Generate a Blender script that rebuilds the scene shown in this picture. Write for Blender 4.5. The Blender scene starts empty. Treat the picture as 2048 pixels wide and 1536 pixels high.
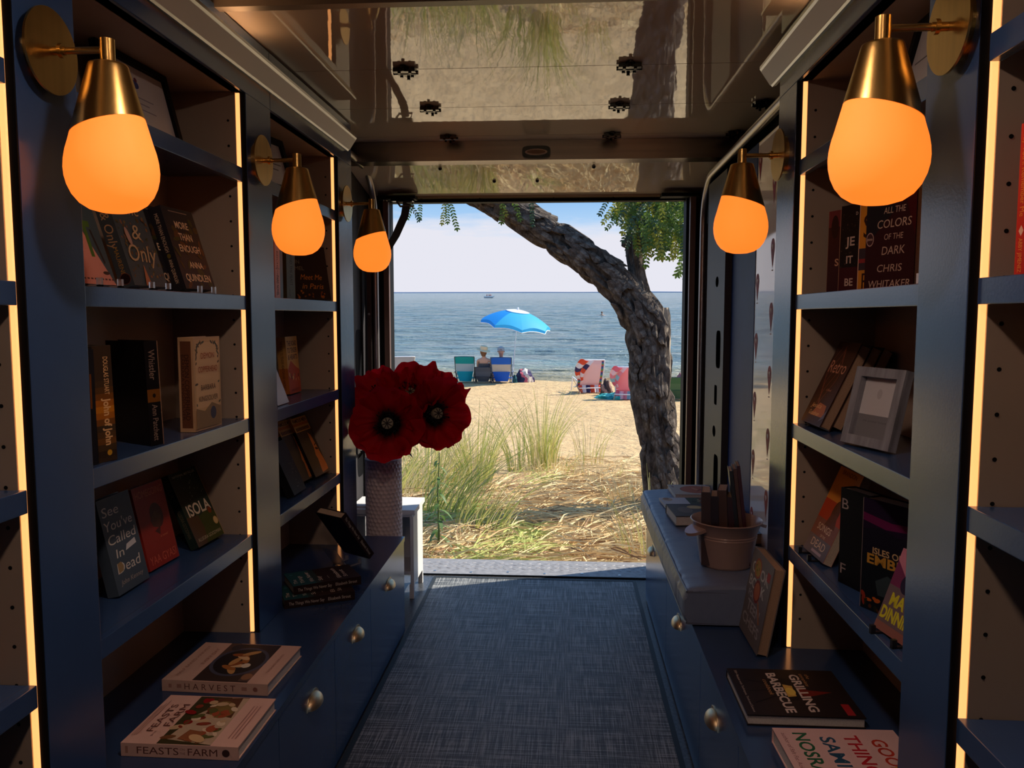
import bpy, bmesh, math, random
from mathutils import Vector, Matrix, noise
random.seed(7)
R = math.radians
scn = bpy.context.scene
col = scn.collection
FLOOR_H = 1.39          # camera height above the van floor
TILT = 0.0294           # the van stands nose-up: the true horizon rises this much per metre

# ------------------------------------------------------------------ camera
cam_d = bpy.data.cameras.new('camera'); cam = bpy.data.objects.new('camera', cam_d); col.objects.link(cam)
cam_d.sensor_width = 36.0; cam_d.lens = 36.0 * 1600 / 2048; cam_d.clip_end = 8000; cam_d.clip_start = 0.02
th = math.atan(136 / 1600); ps = math.atan(106 / 1600 * math.cos(th))
_r = Vector((math.cos(ps), math.sin(ps), 0)); _f = Vector((-math.sin(ps) * math.cos(th), math.cos(ps) * math.cos(th), -math.sin(th)))
_u = _r.cross(_f)
cam.matrix_world = Matrix((( _r.x, _u.x, -_f.x, 0), (_r.y, _u.y, -_f.y, 0), (_r.z, _u.z, -_f.z, FLOOR_H), (0, 0, 0, 1)))
scn.camera = cam
scn.cycles.max_bounces = 8; scn.cycles.diffuse_bounces = 4; scn.cycles.glossy_bounces = 4; scn.cycles.transmission_bounces = 6; scn.cycles.caustics_reflective = False; scn.cycles.caustics_refractive = False
# ------------------------------------------------------------------ colour management
scn.view_settings.view_transform = 'Standard'; scn.view_settings.look = 'None'
scn.view_settings.gamma = 1.0; scn.view_settings.use_curve_mapping = False
scn.view_settings.exposure = 0.45
# ------------------------------------------------------------------ sky
w = bpy.data.worlds.new('sky'); scn.world = w; w.use_nodes = True
nt = w.node_tree; N_ = nt.nodes; L_ = nt.links; N_.clear()
def nd(t, **k):
    n = N_.new(t)
    for a, b in k.items(): setattr(n, a, b)
    return n
out = nd('ShaderNodeOutputWorld'); bg = nd('ShaderNodeBackground'); bg.inputs['Strength'].default_value = .95
tc = nd('ShaderNodeTexCoord'); sep = nd('ShaderNodeSeparateXYZ'); L_.new(tc.outputs['Generated'], sep.inputs[0])
m1 = nd('ShaderNodeMath', operation='MULTIPLY'); L_.new(sep.outputs['Y'], m1.inputs[0]); m1.inputs[1].default_value = -TILT
elev = nd('ShaderNodeMath', operation='ADD'); L_.new(sep.outputs['Z'], elev.inputs[0]); L_.new(m1.outputs[0], elev.inputs[1])
ramp = nd('ShaderNodeValToRGB'); L_.new(elev.outputs[0], ramp.inputs[0])
cr = ramp.color_ramp; cr.elements[0].position = 0.0; cr.elements[0].color = (.60, .64, .70, 1)
cr.elements[1].position = .30; cr.elements[1].color = (.17, .38, .74, 1)
e = cr.elements.new(.05); e.color = (.50, .62, .76, 1)
e = cr.elements.new(.11); e.color = (.235, .43, .69, 1)
e = cr.elements.new(1.0); e.color = (.12, .27, .60, 1)
mp = nd('ShaderNodeMapping'); mp.inputs['Scale'].default_value = (2.6, 2.6, 16); L_.new(tc.outputs['Generated'], mp.inputs[0])
nz = nd('ShaderNodeTexNoise'); nz.inputs['Scale'].default_value = 1.4; nz.inputs['Detail'].default_value = 7; nz.inputs['Roughness'].default_value = .58
L_.new(mp.outputs[0], nz.inputs['Vector'])
# more cloud low down, thinning out with height
cov = nd('ShaderNodeMapRange'); L_.new(elev.outputs[0], cov.inputs[0])
cov.inputs[1].default_value = .045; cov.inputs[2].default_value = .105; cov.inputs[3].default_value = .34; cov.inputs[4].default_value = -.16
ad = nd('ShaderNodeMath', operation='ADD'); L_.new(nz.outputs[0], ad.inputs[0]); L_.new(cov.outputs[0], ad.inputs[1])
cl = nd('ShaderNodeMapRange'); L_.new(ad.outputs[0], cl.inputs[0]); cl.inputs[1].default_value = .43; cl.inputs[2].default_value = .60
mixc = nd('ShaderNodeMix', data_type='RGBA'); L_.new(cl.outputs[0], mixc.inputs['Factor'])
L_.new(ramp.outputs[0], mixc.inputs[6]); mixc.inputs[7].default_value = (.62, .62, .685, 1)
L_.new(mixc.outputs[2], bg.inputs['Color']); L_.new(bg.outputs[0], out.inputs[0])
# ------------------------------------------------------------------ sun
sd = bpy.data.lights.new('sun', 'SUN'); sd.energy = 5.6; sd.angle = R(.6); sd.color = (1, .93, .80)
sun = bpy.data.objects.new('sun', sd); col.objects.link(sun)
sun.rotation_euler = Vector((.68, .27, .70)).to_track_quat('Z', 'Y').to_euler()

# ------------------------------------------------------------------ materials
M = {}
def lin(c):
    return tuple((x / 255 / 12.92) if x / 255 <= .04045 else ((x / 255 + .055) / 1.055) ** 2.4 for x in c)
def mat(name, color, rough=.5, metal=0., noise_scale=0, noise_amt=.15, bump=0., bump_scale=None, stretch=None, coat=0., emit=None, emit_s=0., transl=0., spec=.5, ior=None, detail=4):
    if name in M: return M[name]
    m = bpy.data.materials.new(name); m.use_nodes = True; t = m.node_tree; b = t.nodes['Principled BSDF']
    c = (*color[:3], 1)
    b.inputs['Base Color'].default_value = c; b.inputs['Roughness'].default_value = rough; b.inputs['Metallic'].default_value = metal
    b.inputs['Specular IOR Level'].default_value = spec
    if ior: b.inputs['IOR'].default_value = ior
    if coat: b.inputs['Coat Weight'].default_value = coat; b.inputs['Coat Roughness'].default_value = .05
    if emit: b.inputs['Emission Color'].default_value = (*emit, 1); b.inputs['Emission Strength'].default_value = emit_s
    if noise_scale or bump:
        tcn = t.nodes.new('ShaderNodeTexCoord'); mpn = t.nodes.new('ShaderNodeMapping'); t.links.new(tcn.outputs['Object'], mpn.inputs[0])
        if stretch: mpn.inputs['Scale'].default_value = stretch
    if noise_scale:
        n = t.nodes.new('ShaderNodeTexNoise'); n.inputs['Scale'].default_value = noise_scale; n.inputs['Detail'].default_value = detail
        t.links.new(mpn.outputs[0], n.inputs['Vector'])
        rp = t.nodes.new('ShaderNodeValToRGB'); t.links.new(n.outputs[0], rp.inputs[0])
        rp.color_ramp.elements[0].position = .3; rp.color_ramp.elements[1].position = .7
        rp.color_ramp.elements[0].color = (*[x * (1 - noise_amt) for x in color[:3]], 1); rp.color_ramp.elements[1].color = (*[min(1, x * (1 + noise_amt)) for x in color[:3]], 1)
        t.links.new(rp.outputs[0], b.inputs['Base Color'])
    if bump:
        n2 = t.nodes.new('ShaderNodeTexNoise'); n2.inputs['Scale'].default_value = bump_scale or noise_scale or 20; n2.inputs['Detail'].default_value = detail
        t.links.new(mpn.outputs[0], n2.inputs['Vector'])
        bp = t.nodes.new('ShaderNodeBump'); bp.inputs['Strength'].default_value = bump; bp.inputs['Distance'].default_value = .01
        t.links.new(n2.outputs[0], bp.inputs['Height']); t.links.new(bp.outputs[0], b.inputs['Normal'])
    if transl:
        tr = t.nodes.new('ShaderNodeBsdfTranslucent'); tr.inputs[0].default_value = c
        mx = t.nodes.new('ShaderNodeMixShader'); mx.inputs[0].default_value = transl
        t.links.new(b.outputs[0], mx.inputs[1]); t.links.new(tr.outputs[0], mx.inputs[2]); t.links.new(mx.outputs[0], t.nodes['Material Output'].inputs[0])
    M[name] = m
    return m
def flat(rgb, rough=.45):
    """plain print colour from 0-255 sRGB"""
    return mat('print_%d_%d_%d' % tuple(rgb), lin(rgb), .55, spec=.15)

NAVY = mat('navy_paint', (.034, .078, .195), .21, noise_scale=3, noise_amt=.08, bump=.02, bump_scale=180)
NAVYTOP = mat('navy_counter', (.026, .055, .135), .20, noise_scale=3, noise_amt=.1, bump=.015, bump_scale=120)
LAMI = mat('taupe_laminate', (.40, .315, .24), .55, noise_scale=6, noise_amt=.06, stretch=(1, 1, .2))
BLACK = mat('black_rubber', (.005, .005, .006), .6, spec=.12)
BLACKG = mat('black_gloss', (.004, .004, .005), .15)
BRASS = mat('brushed_brass', (.62, .40, .13), .28, 1.0, noise_scale=60, noise_amt=.08, stretch=(1, 1, .05))
BRASSP = mat('satin_brass_pull', (.70, .54, .32), .42, 1.0)
ALU = mat('aluminium', (.55, .54, .52), .3, 1.0)
STEEL = mat('brushed_steel', (.30, .25, .22), .26, 1.0, noise_scale=40, noise_amt=.1, stretch=(.05, 1, 1))
WHITEP = mat('white_paint', (.70, .69, .68), .4)
PAGES = mat('book_pages', (.60, .50, .38), .8, noise_scale=300, noise_amt=.12, stretch=(1, 1, 1))
PAGEW = mat('white_pages', (.66, .62, .56), .8, noise_scale=300, noise_amt=.10)
PAGEB = mat('brown_pages', (.42, .27, .17), .8, noise_scale=300, noise_amt=.12)
GLOBE = mat('amber_globe', (.9, .45, .15), .7, emit=(1.15, .235, .022), emit_s=.78)
LED = mat('led_diffuser', (.9, .7, .45), .4, emit=(1.45, .56, .17), emit_s=.80)

# ------------------------------------------------------------------ mesh helpers
def box(bm, x0, x1, y0, y1, z0, z1, mi=0):
    vs = [bm.verts.new((x, y, z)) for x in (x0, x1) for y in (y0, y1) for z in (z0, z1)]
    for q in ((0, 1, 3, 2), (4, 6, 7, 5), (0, 4, 5, 1), (2, 3, 7, 6), (0, 2, 6, 4), (1, 5, 7, 3)):
        f = bm.faces.new([vs[i] for i in q]); f.material_index = mi
def ring_frame(d):
    d = d.normalized(); a = Vector((0, 0, 1)) if abs(d.z) < .9 else Vector((1, 0, 0))
    x = d.cross(a).normalized(); return x, d.cross(x)
def cyl(bm, p0, p1, r0, r1=None, n=16, cap=True):
    p0 = Vector(p0); p1 = Vector(p1); r1 = r0 if r1 is None else r1
    x, y = ring_frame(p1 - p0)
    A = [bm.verts.new(p0 + (x * math.cos(2 * math.pi * i / n) + y * math.sin(2 * math.pi * i / n)) * r0) for i in range(n)]
    B = [bm.verts.new(p1 + (x * math.cos(2 * math.pi * i / n) + y * math.sin(2 * math.pi * i / n)) * r1) for i in range(n)]
    for i in range(n):
        j = (i + 1) % n; bm.faces.new((A[i], A[j], B[j], B[i]))
    if cap: bm.faces.new(A[::-1]); bm.faces.new(B)
def tube(bm, pts, r, n=12, cap=True):
    pts = [Vector(p) for p in pts]; rings = []; px = None
    for k, p in enumerate(pts):
        d = (pts[min(k + 1, len(pts) - 1)] - pts[max(k - 1, 0)]).normalized()
        if px is None: x, y = ring_frame(d)
        else:
            x = (px - d * px.dot(d)).normalized(); y = d.cross(x)
        px = x; rr = r[k] if isinstance(r, (list, tuple)) else r
        rings.append([bm.verts.new(p + (x * math.cos(2 * math.pi * i / n) + y * math.sin(2 * math.pi * i / n)) * rr) for i in range(n)])
    for a, b in zip(rings, rings[1:]):
        for i in range(n):
            j = (i + 1) % n; bm.faces.new((a[i], a[j], b[j], b[i]))
    if cap: bm.faces.new(rings[0][::-1]); bm.faces.new(rings[-1])
    return rings
def lathe(bm, prof, n=32, c=(0, 0, 0)):
    rings = []
    for r, z in prof:
        if r < 1e-6: rings.append([bm.verts.new((c[0], c[1], c[2] + z))])
        else: rings.append([bm.verts.new((c[0] + r * math.cos(2 * math.pi * i / n), c[1] + r * math.sin(2 * math.pi * i / n), c[2] + z)) for i in range(n)])
    for a, b in zip(rings, rings[1:]):
        for i in range(n):
            j = (i + 1) % n
            if len(a) == 1 and len(b) == 1: continue
            if len(a) == 1: bm.faces.new((a[0], b[i], b[j]))
            elif len(b) == 1: bm.faces.new((a[i], a[j], b[0]))
            else: bm.faces.new((a[i], a[j], b[j], b[i]))
def prism(bm, poly, axis, a0, a1):
    """extrude a 2D polygon along an axis; poly in the other two axes in order"""
    def mk(p, a):
        if axis == 'x': return (a, p[0], p[1])
        if axis == 'y': return (p[0], a, p[1])
        return (p[0], p[1], a)
    A = [bm.verts.new(mk(p, a0)) for p in poly]; B = [bm.verts.new(mk(p, a1)) for p in poly]
    n = len(poly)
    for i in range(n):
        j = (i + 1) % n; bm.faces.new((A[i], A[j], B[j], B[i]))
    bm.faces.new(A[::-1]); bm.faces.new(B)
def obj(name, bm, m, parent=None, smooth=False, bevel=0., seg=2, kind=None, fix=True, mw=None):
    if bevel: bmesh.ops.bevel(bm, geom=[e for e in bm.edges if e.is_manifold and e.calc_face_angle(0) > .5], offset=bevel, segments=seg, profile=.6, affect='EDGES', clamp_overlap=True)
    if fix: bmesh.ops.recalc_face_normals(bm, faces=bm.faces)
    me = bpy.data.meshes.new(name); bm.to_mesh(me); bm.free()
    return obj_me(name, me, m, parent, smooth, kind, mw)
def obj_me(name, me, m, parent=None, smooth=False, kind=None, mw=None):
    for x in (m if isinstance(m, (list, tuple)) else [m]): me.materials.append(x)
    if smooth:
        me.polygons.foreach_set('use_smooth', [True] * len(me.polygons))
        try: me.set_sharp_from_angle(angle=R(38))
        except Exception: pass
    o = bpy.data.objects.new(name, me); col.objects.link(o)
    if parent: o.parent = parent
    if mw is not None: o.matrix_world = mw
    if kind: o['kind'] = kind
    return o
def new(): return bmesh.new()
def solid(bm, t):
    bmesh.ops.recalc_face_normals(bm, faces=bm.faces); bm.normal_update(); bmesh.ops.solidify(bm, geom=bm.faces[:], thickness=t)
def tag(o, label, cat, group=None, kind=None):
    o['label'] = label; o['category'] = cat
    if group: o['group'] = group
    if kind: o['kind'] = kind
    return o
def empty(name, loc=(0, 0, 0), label=None, cat=None, group=None, mw=None):
    o = bpy.data.objects.new(name, None); o.empty_display_size = .05; col.objects.link(o); o.location = loc
    if mw is not None: o.matrix_world = mw
    if label: tag(o, label, cat, group)
    return o
def bxo(name, d, m, parent=None, bevel=0., kind=None, smooth=False):
    bm = new(); box(bm, *d); return obj(name, bm, m, parent, smooth, bevel, kind=kind)
def dup(o, parent):
    c = o.copy(); col.objects.link(c); c.parent = parent; c.matrix_parent_inverse.identity()
    for ch in list(o.children): dup(ch, c)
    return c

# ------------------------------------------------------------------ lettering
_tc = {}
def text_polys(s, shear=0., bold=0.):
    key = (s, shear, bold)
    if key in _tc: return _tc[key]
    cu = bpy.data.curves.new('t', 'FONT'); cu.body = s; cu.size = 1; cu.shear = shear; cu.offset = bold; cu.resolution_u = 3
    o = bpy.data.objects.new('t', cu); col.objects.link(o)
    dg = bpy.context.evaluated_depsgraph_get(); me = o.evaluated_get(dg).to_mesh()
    vs = [(v.co.x, v.co.y) for v in me.vertices]; fs = [tuple(p.vertices) for p in me.polygons]
    o.evaluated_get(dg).to_mesh_clear(); bpy.data.objects.remove(o); bpy.data.curves.remove(cu)
    _tc[key] = (vs, fs); return vs, fs
def put_text(bm, mapf, s, cx, cy, h, wmax=None, mi=0, rot=0., shear=0., bold=0., align='c'):
    """letters of height h centred at (cx, cy) of a 2D sheet, mapf takes the sheet to 3D"""
    vs, fs = text_polys(s, shear, bold)
    if not vs: return
    x0 = min(v[0] for v in vs); x1 = max(v[0] for v in vs); y0 = 0.; y1 = .70
    k = h / (y1 - y0); kx = k
    if wmax: kx = wmax / (x1 - x0)
    ca, sa = math.cos(rot), math.sin(rot)
    out = []
    for a, b in vs:
        X = (a - (x0 + x1) / 2) * kx; Y = (b - (y0 + y1) / 2) * k
        if align == 'l': X += (x1 - x0) * kx / 2
        out.append(bm.verts.new(mapf(cx + X * ca - Y * sa, cy + X * sa + Y * ca)))
    for f in fs:
        try:
            q = bm.faces.new([out[i] for i in f]); q.material_index = mi
        except ValueError: pass
def poly2(bm, mapf, pts, mi=0):
    f = bm.faces.new([bm.verts.new(mapf(*p)) for p in pts]); f.material_index = mi
def ell(cx, cy, rx, ry, n=24, rot=0.):
    ca, sa = math.cos(rot), math.sin(rot)
    return [(cx + rx * math.cos(2 * math.pi * i / n) * ca - ry * math.sin(2 * math.pi * i / n) * sa, cy + rx * math.cos(2 * math.pi * i / n) * sa + ry * math.sin(2 * math.pi * i / n) * ca) for i in range(n)]
def sheet(bm_items, mapf, name, parent):
    """items: ('t',text,cx,cy,h,rgb,opts) | ('p',pts,rgb) -> one printed layer"""
    bm = new(); mats = []; idx = {}
    def mi(rgb):
        if rgb not in idx: idx[rgb] = len(mats); mats.append(flat(rgb))
        return idx[rgb]
    for k, it in enumerate(bm_items):
        lift = .0001 * (1 + k * .35)
        mf = (lambda a, b, l=lift: mapf(a, b, l))
        if it[0] == 't':
            o = it[6] if len(it) > 6 else {}
            put_text(bm, mf, it[1], it[2], it[3], it[4], mi=mi(it[5]), **o)
        else: poly2(bm, mf, it[1], mi(it[2]))
    return obj(name, bm, mats, parent, fix=False)

# ================================================================== THE VAN
XL, XR = -.92, .63          # stile faces
BKL, BKR = -1.155, .86      # bookcase backs
COUNTER = .432
SH = (1.815, 1.448, 1.088, .737)
TOPZ = 2.03
CEIL = 2.21

# floor, sill, rug
FLOORM = mat('speckled_floor', (.055, .058, .065), .35, noise_scale=90, noise_amt=.6, bump=.1, bump_scale=140)
fl = bxo('floor', (-1.22, .92, -1.4, 4.17, -.05, 0), FLOORM, kind='structure')
SILLM = mat('sill_metal', (.29, .28, .285), .48, .25, noise_scale=30, noise_amt=.25, bump=.1, bump_scale=90)
sill = bxo('trim_1', (-1.10, .80, 4.175, 4.45, -.06, .004), SILLM, kind='structure', bevel=.004)
bm = new()
for i in range(36):
    for j in range(4):
        x = -1.05 + i * .052 + (j % 2) * .026; y = 4.285 + j * .034
        a = R(28) if j % 2 else R(-28)
        pts = ell(x, y, .016, .0055, 10, a); top = ell(x, y, .010, .0028, 10, a)
        A = [bm.verts.new((*p, .0038)) for p in pts]; B = [bm.verts.new((*p, .0056)) for p in top]
        for q in range(10): bm.faces.new((A[q], A[(q + 1) % 10], B[(q + 1) % 10], B[q]))
        bm.faces.new(B)
obj('tread_studs', bm, SILLM, sill, kind='stuff')
for i in range(9):
    bm = new(); lathe(bm, [(.009, 0), (.009, .002), (.006, .004), (0, .0045)], 12); o = obj('screw', bm, ALU, sill, True); o.location = (-.9 + i * .2, 4.215 + (i % 2) * .015, .0035)
bxo('seal_strip', (-1.10, .80, 4.168, 4.178, -.01, .007), BLACK, sill)

# rug: woven vinyl
RUGM = bpy.data.materials.new('woven_vinyl'); RUGM.use_nodes = True
t = RUGM.node_tree; b = t.nodes['Principled BSDF']; b.inputs['Roughness'].default_value = .55
tcn = t.nodes.new('ShaderNodeTexCoord')
fac = []
for sc_ in ((230, 5, 1), (4, 200, 1)):
    mpn = t.nodes.new('ShaderNodeMapping'); mpn.inputs['Scale'].default_value = sc_; t.links.new(tcn.outputs['Object'], mpn.inputs[0])
    n = t.nodes.new('ShaderNodeTexNoise'); n.inputs['Scale'].default_value = 1; n.inputs['Detail'].default_value = 3; n.inputs['Roughness'].default_value = .7
    t.links.new(mpn.outputs[0], n.inputs['Vector'])
    mr = t.nodes.new('ShaderNodeMapRange'); mr.inputs[1].default_value = .42; mr.inputs[2].default_value = .72; t.links.new(n.outputs[0], mr.inputs[0]); fac.append(mr)
ad = t.nodes.new('ShaderNodeMath'); ad.operation = 'ADD'; t.links.new(fac[0].outputs[0], ad.inputs[0]); t.links.new(fac[1].outputs[0], ad.inputs[1])
rp = t.nodes.new('ShaderNodeValToRGB'); t.links.new(ad.outputs[0], rp.inputs[0])
rp.color_ramp.elements[0].color = (.018, .020, .022, 1); rp.color_ramp.elements[1].position = 1.0; rp.color_ramp.elements[1].color = (.34, .345, .34, 1)
e = rp.color_ramp.elements.new(.45); e.color = (.072, .078, .082, 1)
t.links.new(rp.outputs[0], b.inputs['Base Color'])
bp = t.nodes.new('ShaderNodeBump'); bp.inputs['Strength'].default_value = .25; bp.inputs['Distance'].default_value = .002; t.links.new(ad.outputs[0], bp.inputs['Height']); t.links.new(bp.outputs[0], b.inputs['Normal'])
rug = empty('woven_rug', (0, 0, 0), 'dark grey woven vinyl runner rug with black border down the aisle', 'rug')
bxo('woven_field', (-.672, .360, .6, 4.112, .0005, .006), RUGM, rug)
bm = new()
for d in ((-.690, -.672, .6, 4.13), (.360, .378, .6, 4.13), (-.672, .360, 4.112, 4.13)): box(bm, *d, .0005, .0075)
obj('bound_border', bm, mat('rug_border', (.012, .016, .018), .6), rug)

# outer walls and near ceiling
WALLD = mat('dark_liner', (.03, .03, .032), .6)
bxo('wall_left', (-1.24, -1.21, -1.4, 3.9, 0, 2.3), WALLD, kind='structure')
bxo('wall_right', (.905, .935, -1.4, 4.42, 0, 2.3), WALLD, kind='structure')
# cab end of the van behind the camera: bulkhead with the windscreen opening
bm = new()
for d in ((-1.24, .935, 0, .75), (-1.24, .935, 1.75, 2.3), (-1.24, -.95, .75, 1.75), (.66, .935, .75, 1.75)): box(bm, d[0], d[1], -1.43, -1.4, d[2], d[3])
obj('wall_back', bm, WALLD, kind='structure')
wn = bxo('window_1', (-.95, .66, -1.42, -1.412, .75, 1.75), mat('windscreen_glass', (.9, .95, .95), .02), kind='structure')
M['windscreen_glass'].node_tree.nodes['Principled BSDF'].inputs['Transmission Weight'].default_value = 1.0; M['windscreen_glass'].node_tree.nodes['Principled BSDF'].inputs['IOR'].default_value = 1.02
bxo('roof_skin', (-1.24, .935, -1.4, 4.5, 2.30, 2.33), mat('roof_skin', (.3, .3, .3), .5), kind='structure')
ceil = bxo('ceiling', (-1.22, .92, -1.4, 2.13, 2.25, 2.28), BLACK, kind='structure')
BOARD = mat('ceiling_board', (.26, .225, .20), .42, noise_scale=14, noise_amt=.18, stretch=(1, .05, 1))
bd = None
for i in range(15):
    x = -1.20 + i * .141
    if bd is None:
        bm = new(); box(bm, 0, .137, -1.4, 2.115, 2.226, 2.25); bd = obj('board', bm, BOARD, ceil, bevel=.003); bd.location.x = x
    else:
        c = bd.copy(); col.objects.link(c); c.location.x = x
# added warm fill spots, out of view, brightening the near end of the aisle
for k, y in enumerate((1.12, .10)):
    o = empty('fill_spot', (-.15, y, 2.226), ('added round fill spot in the ceiling over the camera', 'added round fill spot in the ceiling towards the cab')[k], 'fill light', 'added ceiling fill spots')
    bm = new(); lathe(bm, [(.070, -.004), (.082, -.004), (.085, 0), (.070, 0), (.070, -.004)], 32); obj('trim_ring', bm, ALU, o, True)
    bm = new(); lathe(bm, [(0, -.002), (.0695, -.002), (.0695, 0), (0, 0)], 32); obj('fill_spot_lens', bm, mat('fill_spot_lens', (.9, .8, .7), .4, emit=(1.0, .70, .56), emit_s=82.0), o)
tr2 = bxo('trim_2', (-1.2, .9, 2.112, 2.146, 2.195, 2.25), mat('ceiling_edge_bar', (.20, .165, .14), .4, .6), kind='structure', bevel=.004)

# ---- bookcases
def bookcase(side, y0, y1, s0, s1, label, near_end=False):
    """side -1 left, +1 right; opening y0..y1, stile s0..s1 closing its far side"""
    fx, bx = (XL, BKL) if side < 0 else (XR, BKR)
    s = -side                                   # towards the aisle
    def span(a, b_): return (min(a, b_), max(a, b_))
    root = empty('bookcase', (fx, y0, COUNTER), label, 'bookcase', 'built-in bookcases along the van walls')
    inv = Matrix.Translation((-fx, -y0, -COUNTER))
    def part(name, bm, m, parent=root, **k):
        bmesh.ops.transform(bm, matrix=inv, verts=bm.verts); return obj(name, bm, m, parent, **k)
    ny = y0 - .02
    bm = new(); box(bm, *span(bx, bx - s * .015), ny, y1 + .02, COUNTER, TOPZ + .03); part('back_panel', bm, LAMI)
    ex = fx - s * .028
    bm = new(); box(bm, *span(bx, ex), y1, y1 + .018, COUNTER, TOPZ + .02); sp = part('side_panel', bm, LAMI)
    bm = new()
    for cx in (.022,):
        z = .52
        while z < 1.98:
            cyl(bm, (ex - s * cx, y1 - .0006, z), (ex - s * cx, y1 + .002, z), .0036, n=10); z += .0715
    part('peg_holes', bm, BLACK, sp, kind='stuff')
    bm = new(); box(bm, *span(bx, ex), ny - .018, ny, COUNTER, TOPZ + .02); part('side_panel', bm, LAMI)
    bm = new(); box(bm, *span(bx, fx - s * .01), ny, y1 + .018, TOPZ, TOPZ + .02); part('top_panel', bm, LAMI)
    for z in SH:
        bm = new(); box(bm, *span(bx, fx - s * .03), ny, y1 - .003, z - .022, z); sf = part('shelf', bm, NAVY, bevel=.001)
        bm = new(); box(bm, *span(fx - s * .03, fx - s * .010), ny, y1 - .003, z - .04, z + .001); part('front_lip', bm, NAVY, sf, bevel=.0015)
    # stile, its black near edge and the led strip behind it
    bm = new(); box(bm, *span(fx, fx - s * .04), s0 + .002, s1, COUNTER, TOPZ); part('stile', bm, NAVY, bevel=.0015)
    bm = new(); box(bm, *span(fx - s * .001, fx - s * .016), s0 - .001, s0 + .004, COUNTER, TOPZ); part('black_edge_strip', bm, BLACK)
    bm = new(); box(bm, *span(fx - s * .0165, fx - s * .028), s0 - .004, s0 + .002, COUNTER + .003, TOPZ - .002); o = part('led_strip', bm, LED, bevel=.002); o['label'] = 'glowing warm amber light strip'
    bm = new(); box(bm, *span(fx, fx - s * .04), (ny - .15 if near_end else y0 + .001), s1, TOPZ, 2.205); part('header_rail', bm, NAVY, bevel=.002)
    if near_end:
        bm = new(); box(bm, *span(fx, fx - s * .04), ny - .15, y0 - .001, COUNTER, TOPZ); part('stile', bm, NAVY)
    return root
bookcase(-1, .62, 1.312, 1.318, 1.490, 'navy bookcase at the left picture edge, nearest bay of the left wall', True)
bookcase(-1, 1.490, 2.297, 2.303, 2.500, 'navy bookcase in the middle of the left wall, behind the largest left lamp')
bookcase(-1, 2.500, 3.237, 3.243, 3.450, 'navy bookcase of the left wall nearest the red poppies')
bookcase(1, .62, 1.300, 1.306, 1.487, 'navy bookcase at the right picture edge with red book on its shelf', True)
bookcase(1, 1.487, 2.290, 2.296, 2.478, 'navy bookcase of the right wall holding the small grey picture frame')
# end panels of the two runs
bxo('wall_end_left', (-1.21, -.925, 3.432, 3.452, 0, 2.205), NAVY, kind='structure')
bxo('wall_end_right', (.635, .90, 2.46, 2.480, COUNTER, 2.205), NAVY, kind='structure')

# aluminium channels along the ceiling edge
def channel(side, y0, y1, label):
    fx = XL if side < 0 else XR; s = -side
    o = empty('ceiling_channel', (fx, y0, 2.08), label, 'light channel', 'aluminium channels under the ceiling')
    P = [(0, 0), (.012 * s, -.004), (.05 * s, .048), (.05 * s, .056), (.0, .056)]
    bm = new(); prism(bm, P, 'y', 0, y1 - y0); obj('channel_body', bm, ALU, o)
    bm = new(); prism(bm, [(.016 * s, .003), (.0185 * s, .0), (.0465 * s, .041), (.044 * s, .043)], 'y', .002, y1 - y0 - .002); obj('diffuser', bm, mat('frosted_diffuser', (.55, .50, .44), .35), o)
    # warm cove strip on top of the channel, shining up at the boards
    bm = new(); d = (.004 * s, .022 * s); box(bm, min(d), max(d), 0, (2.36 if side < 0 else 2.2) - y0, .0565, .060); c_ = obj('cove_led', bm, mat('cove_led', (.9, .7, .45), .4, emit=(1.0, .52, .22), emit_s=9.0), o); c_['label'] = 'warm light strip shining up at the ceiling'
channel(-1, -1.38, 3.36, 'long pale aluminium light channel under the ceiling on the left')
channel(1, -1.38, 2.52, 'pale aluminium light channel under the ceiling on the right')

# ---- base cabinets and worktops
def cup_handle(name='cup_handle'):
    """half-dome cup pull, length along y, bulging to +x"""
    bm = new(); n, k = 18, 8
    rings = []
    for j in range(k + 1):
        a = math.pi * j / k / 2                      # from rim (flat on the door) to crown
        row = []
        for i in range(n + 1):
            b_ = math.pi * i / n                     # 0..pi along the length
            y = -.048 * math.cos(b_) ; h = math.sin(b_) ** .8
            row.append(bm.verts.new((.026 * math.sin(a) * h, y, .030 * math.cos(a) * h)))
        rings.append(row)
    for p, q in zip(rings, rings[1:]):
        for i in range(n):
            try: bm.faces.new((p[i], p[i + 1], q[i + 1], q[i]))
            except ValueError: pass
    bmesh.ops.remove_doubles(bm, verts=bm.verts, dist=1e-5)
    solid(bm, .002)
    prism(bm, [(-.052, -.002), (.052, -.002), (.047, .018), (.034, .031), (.015, .036), (-.015, .036), (-.034, .031), (-.047, .018)], 'x', -.0005, .002)
    me = bpy.data.meshes.new(name); bmesh.ops.recalc_face_normals(bm, faces=bm.faces); bm.to_mesh(me); bm.free()
    me.materials.append(BRASSP); me.polygons.foreach_set('use_smooth', [True] * len(me.polygons)); me.set_sharp_from_angle(angle=R(40))
    return me
CUP = cup_handle()
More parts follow.
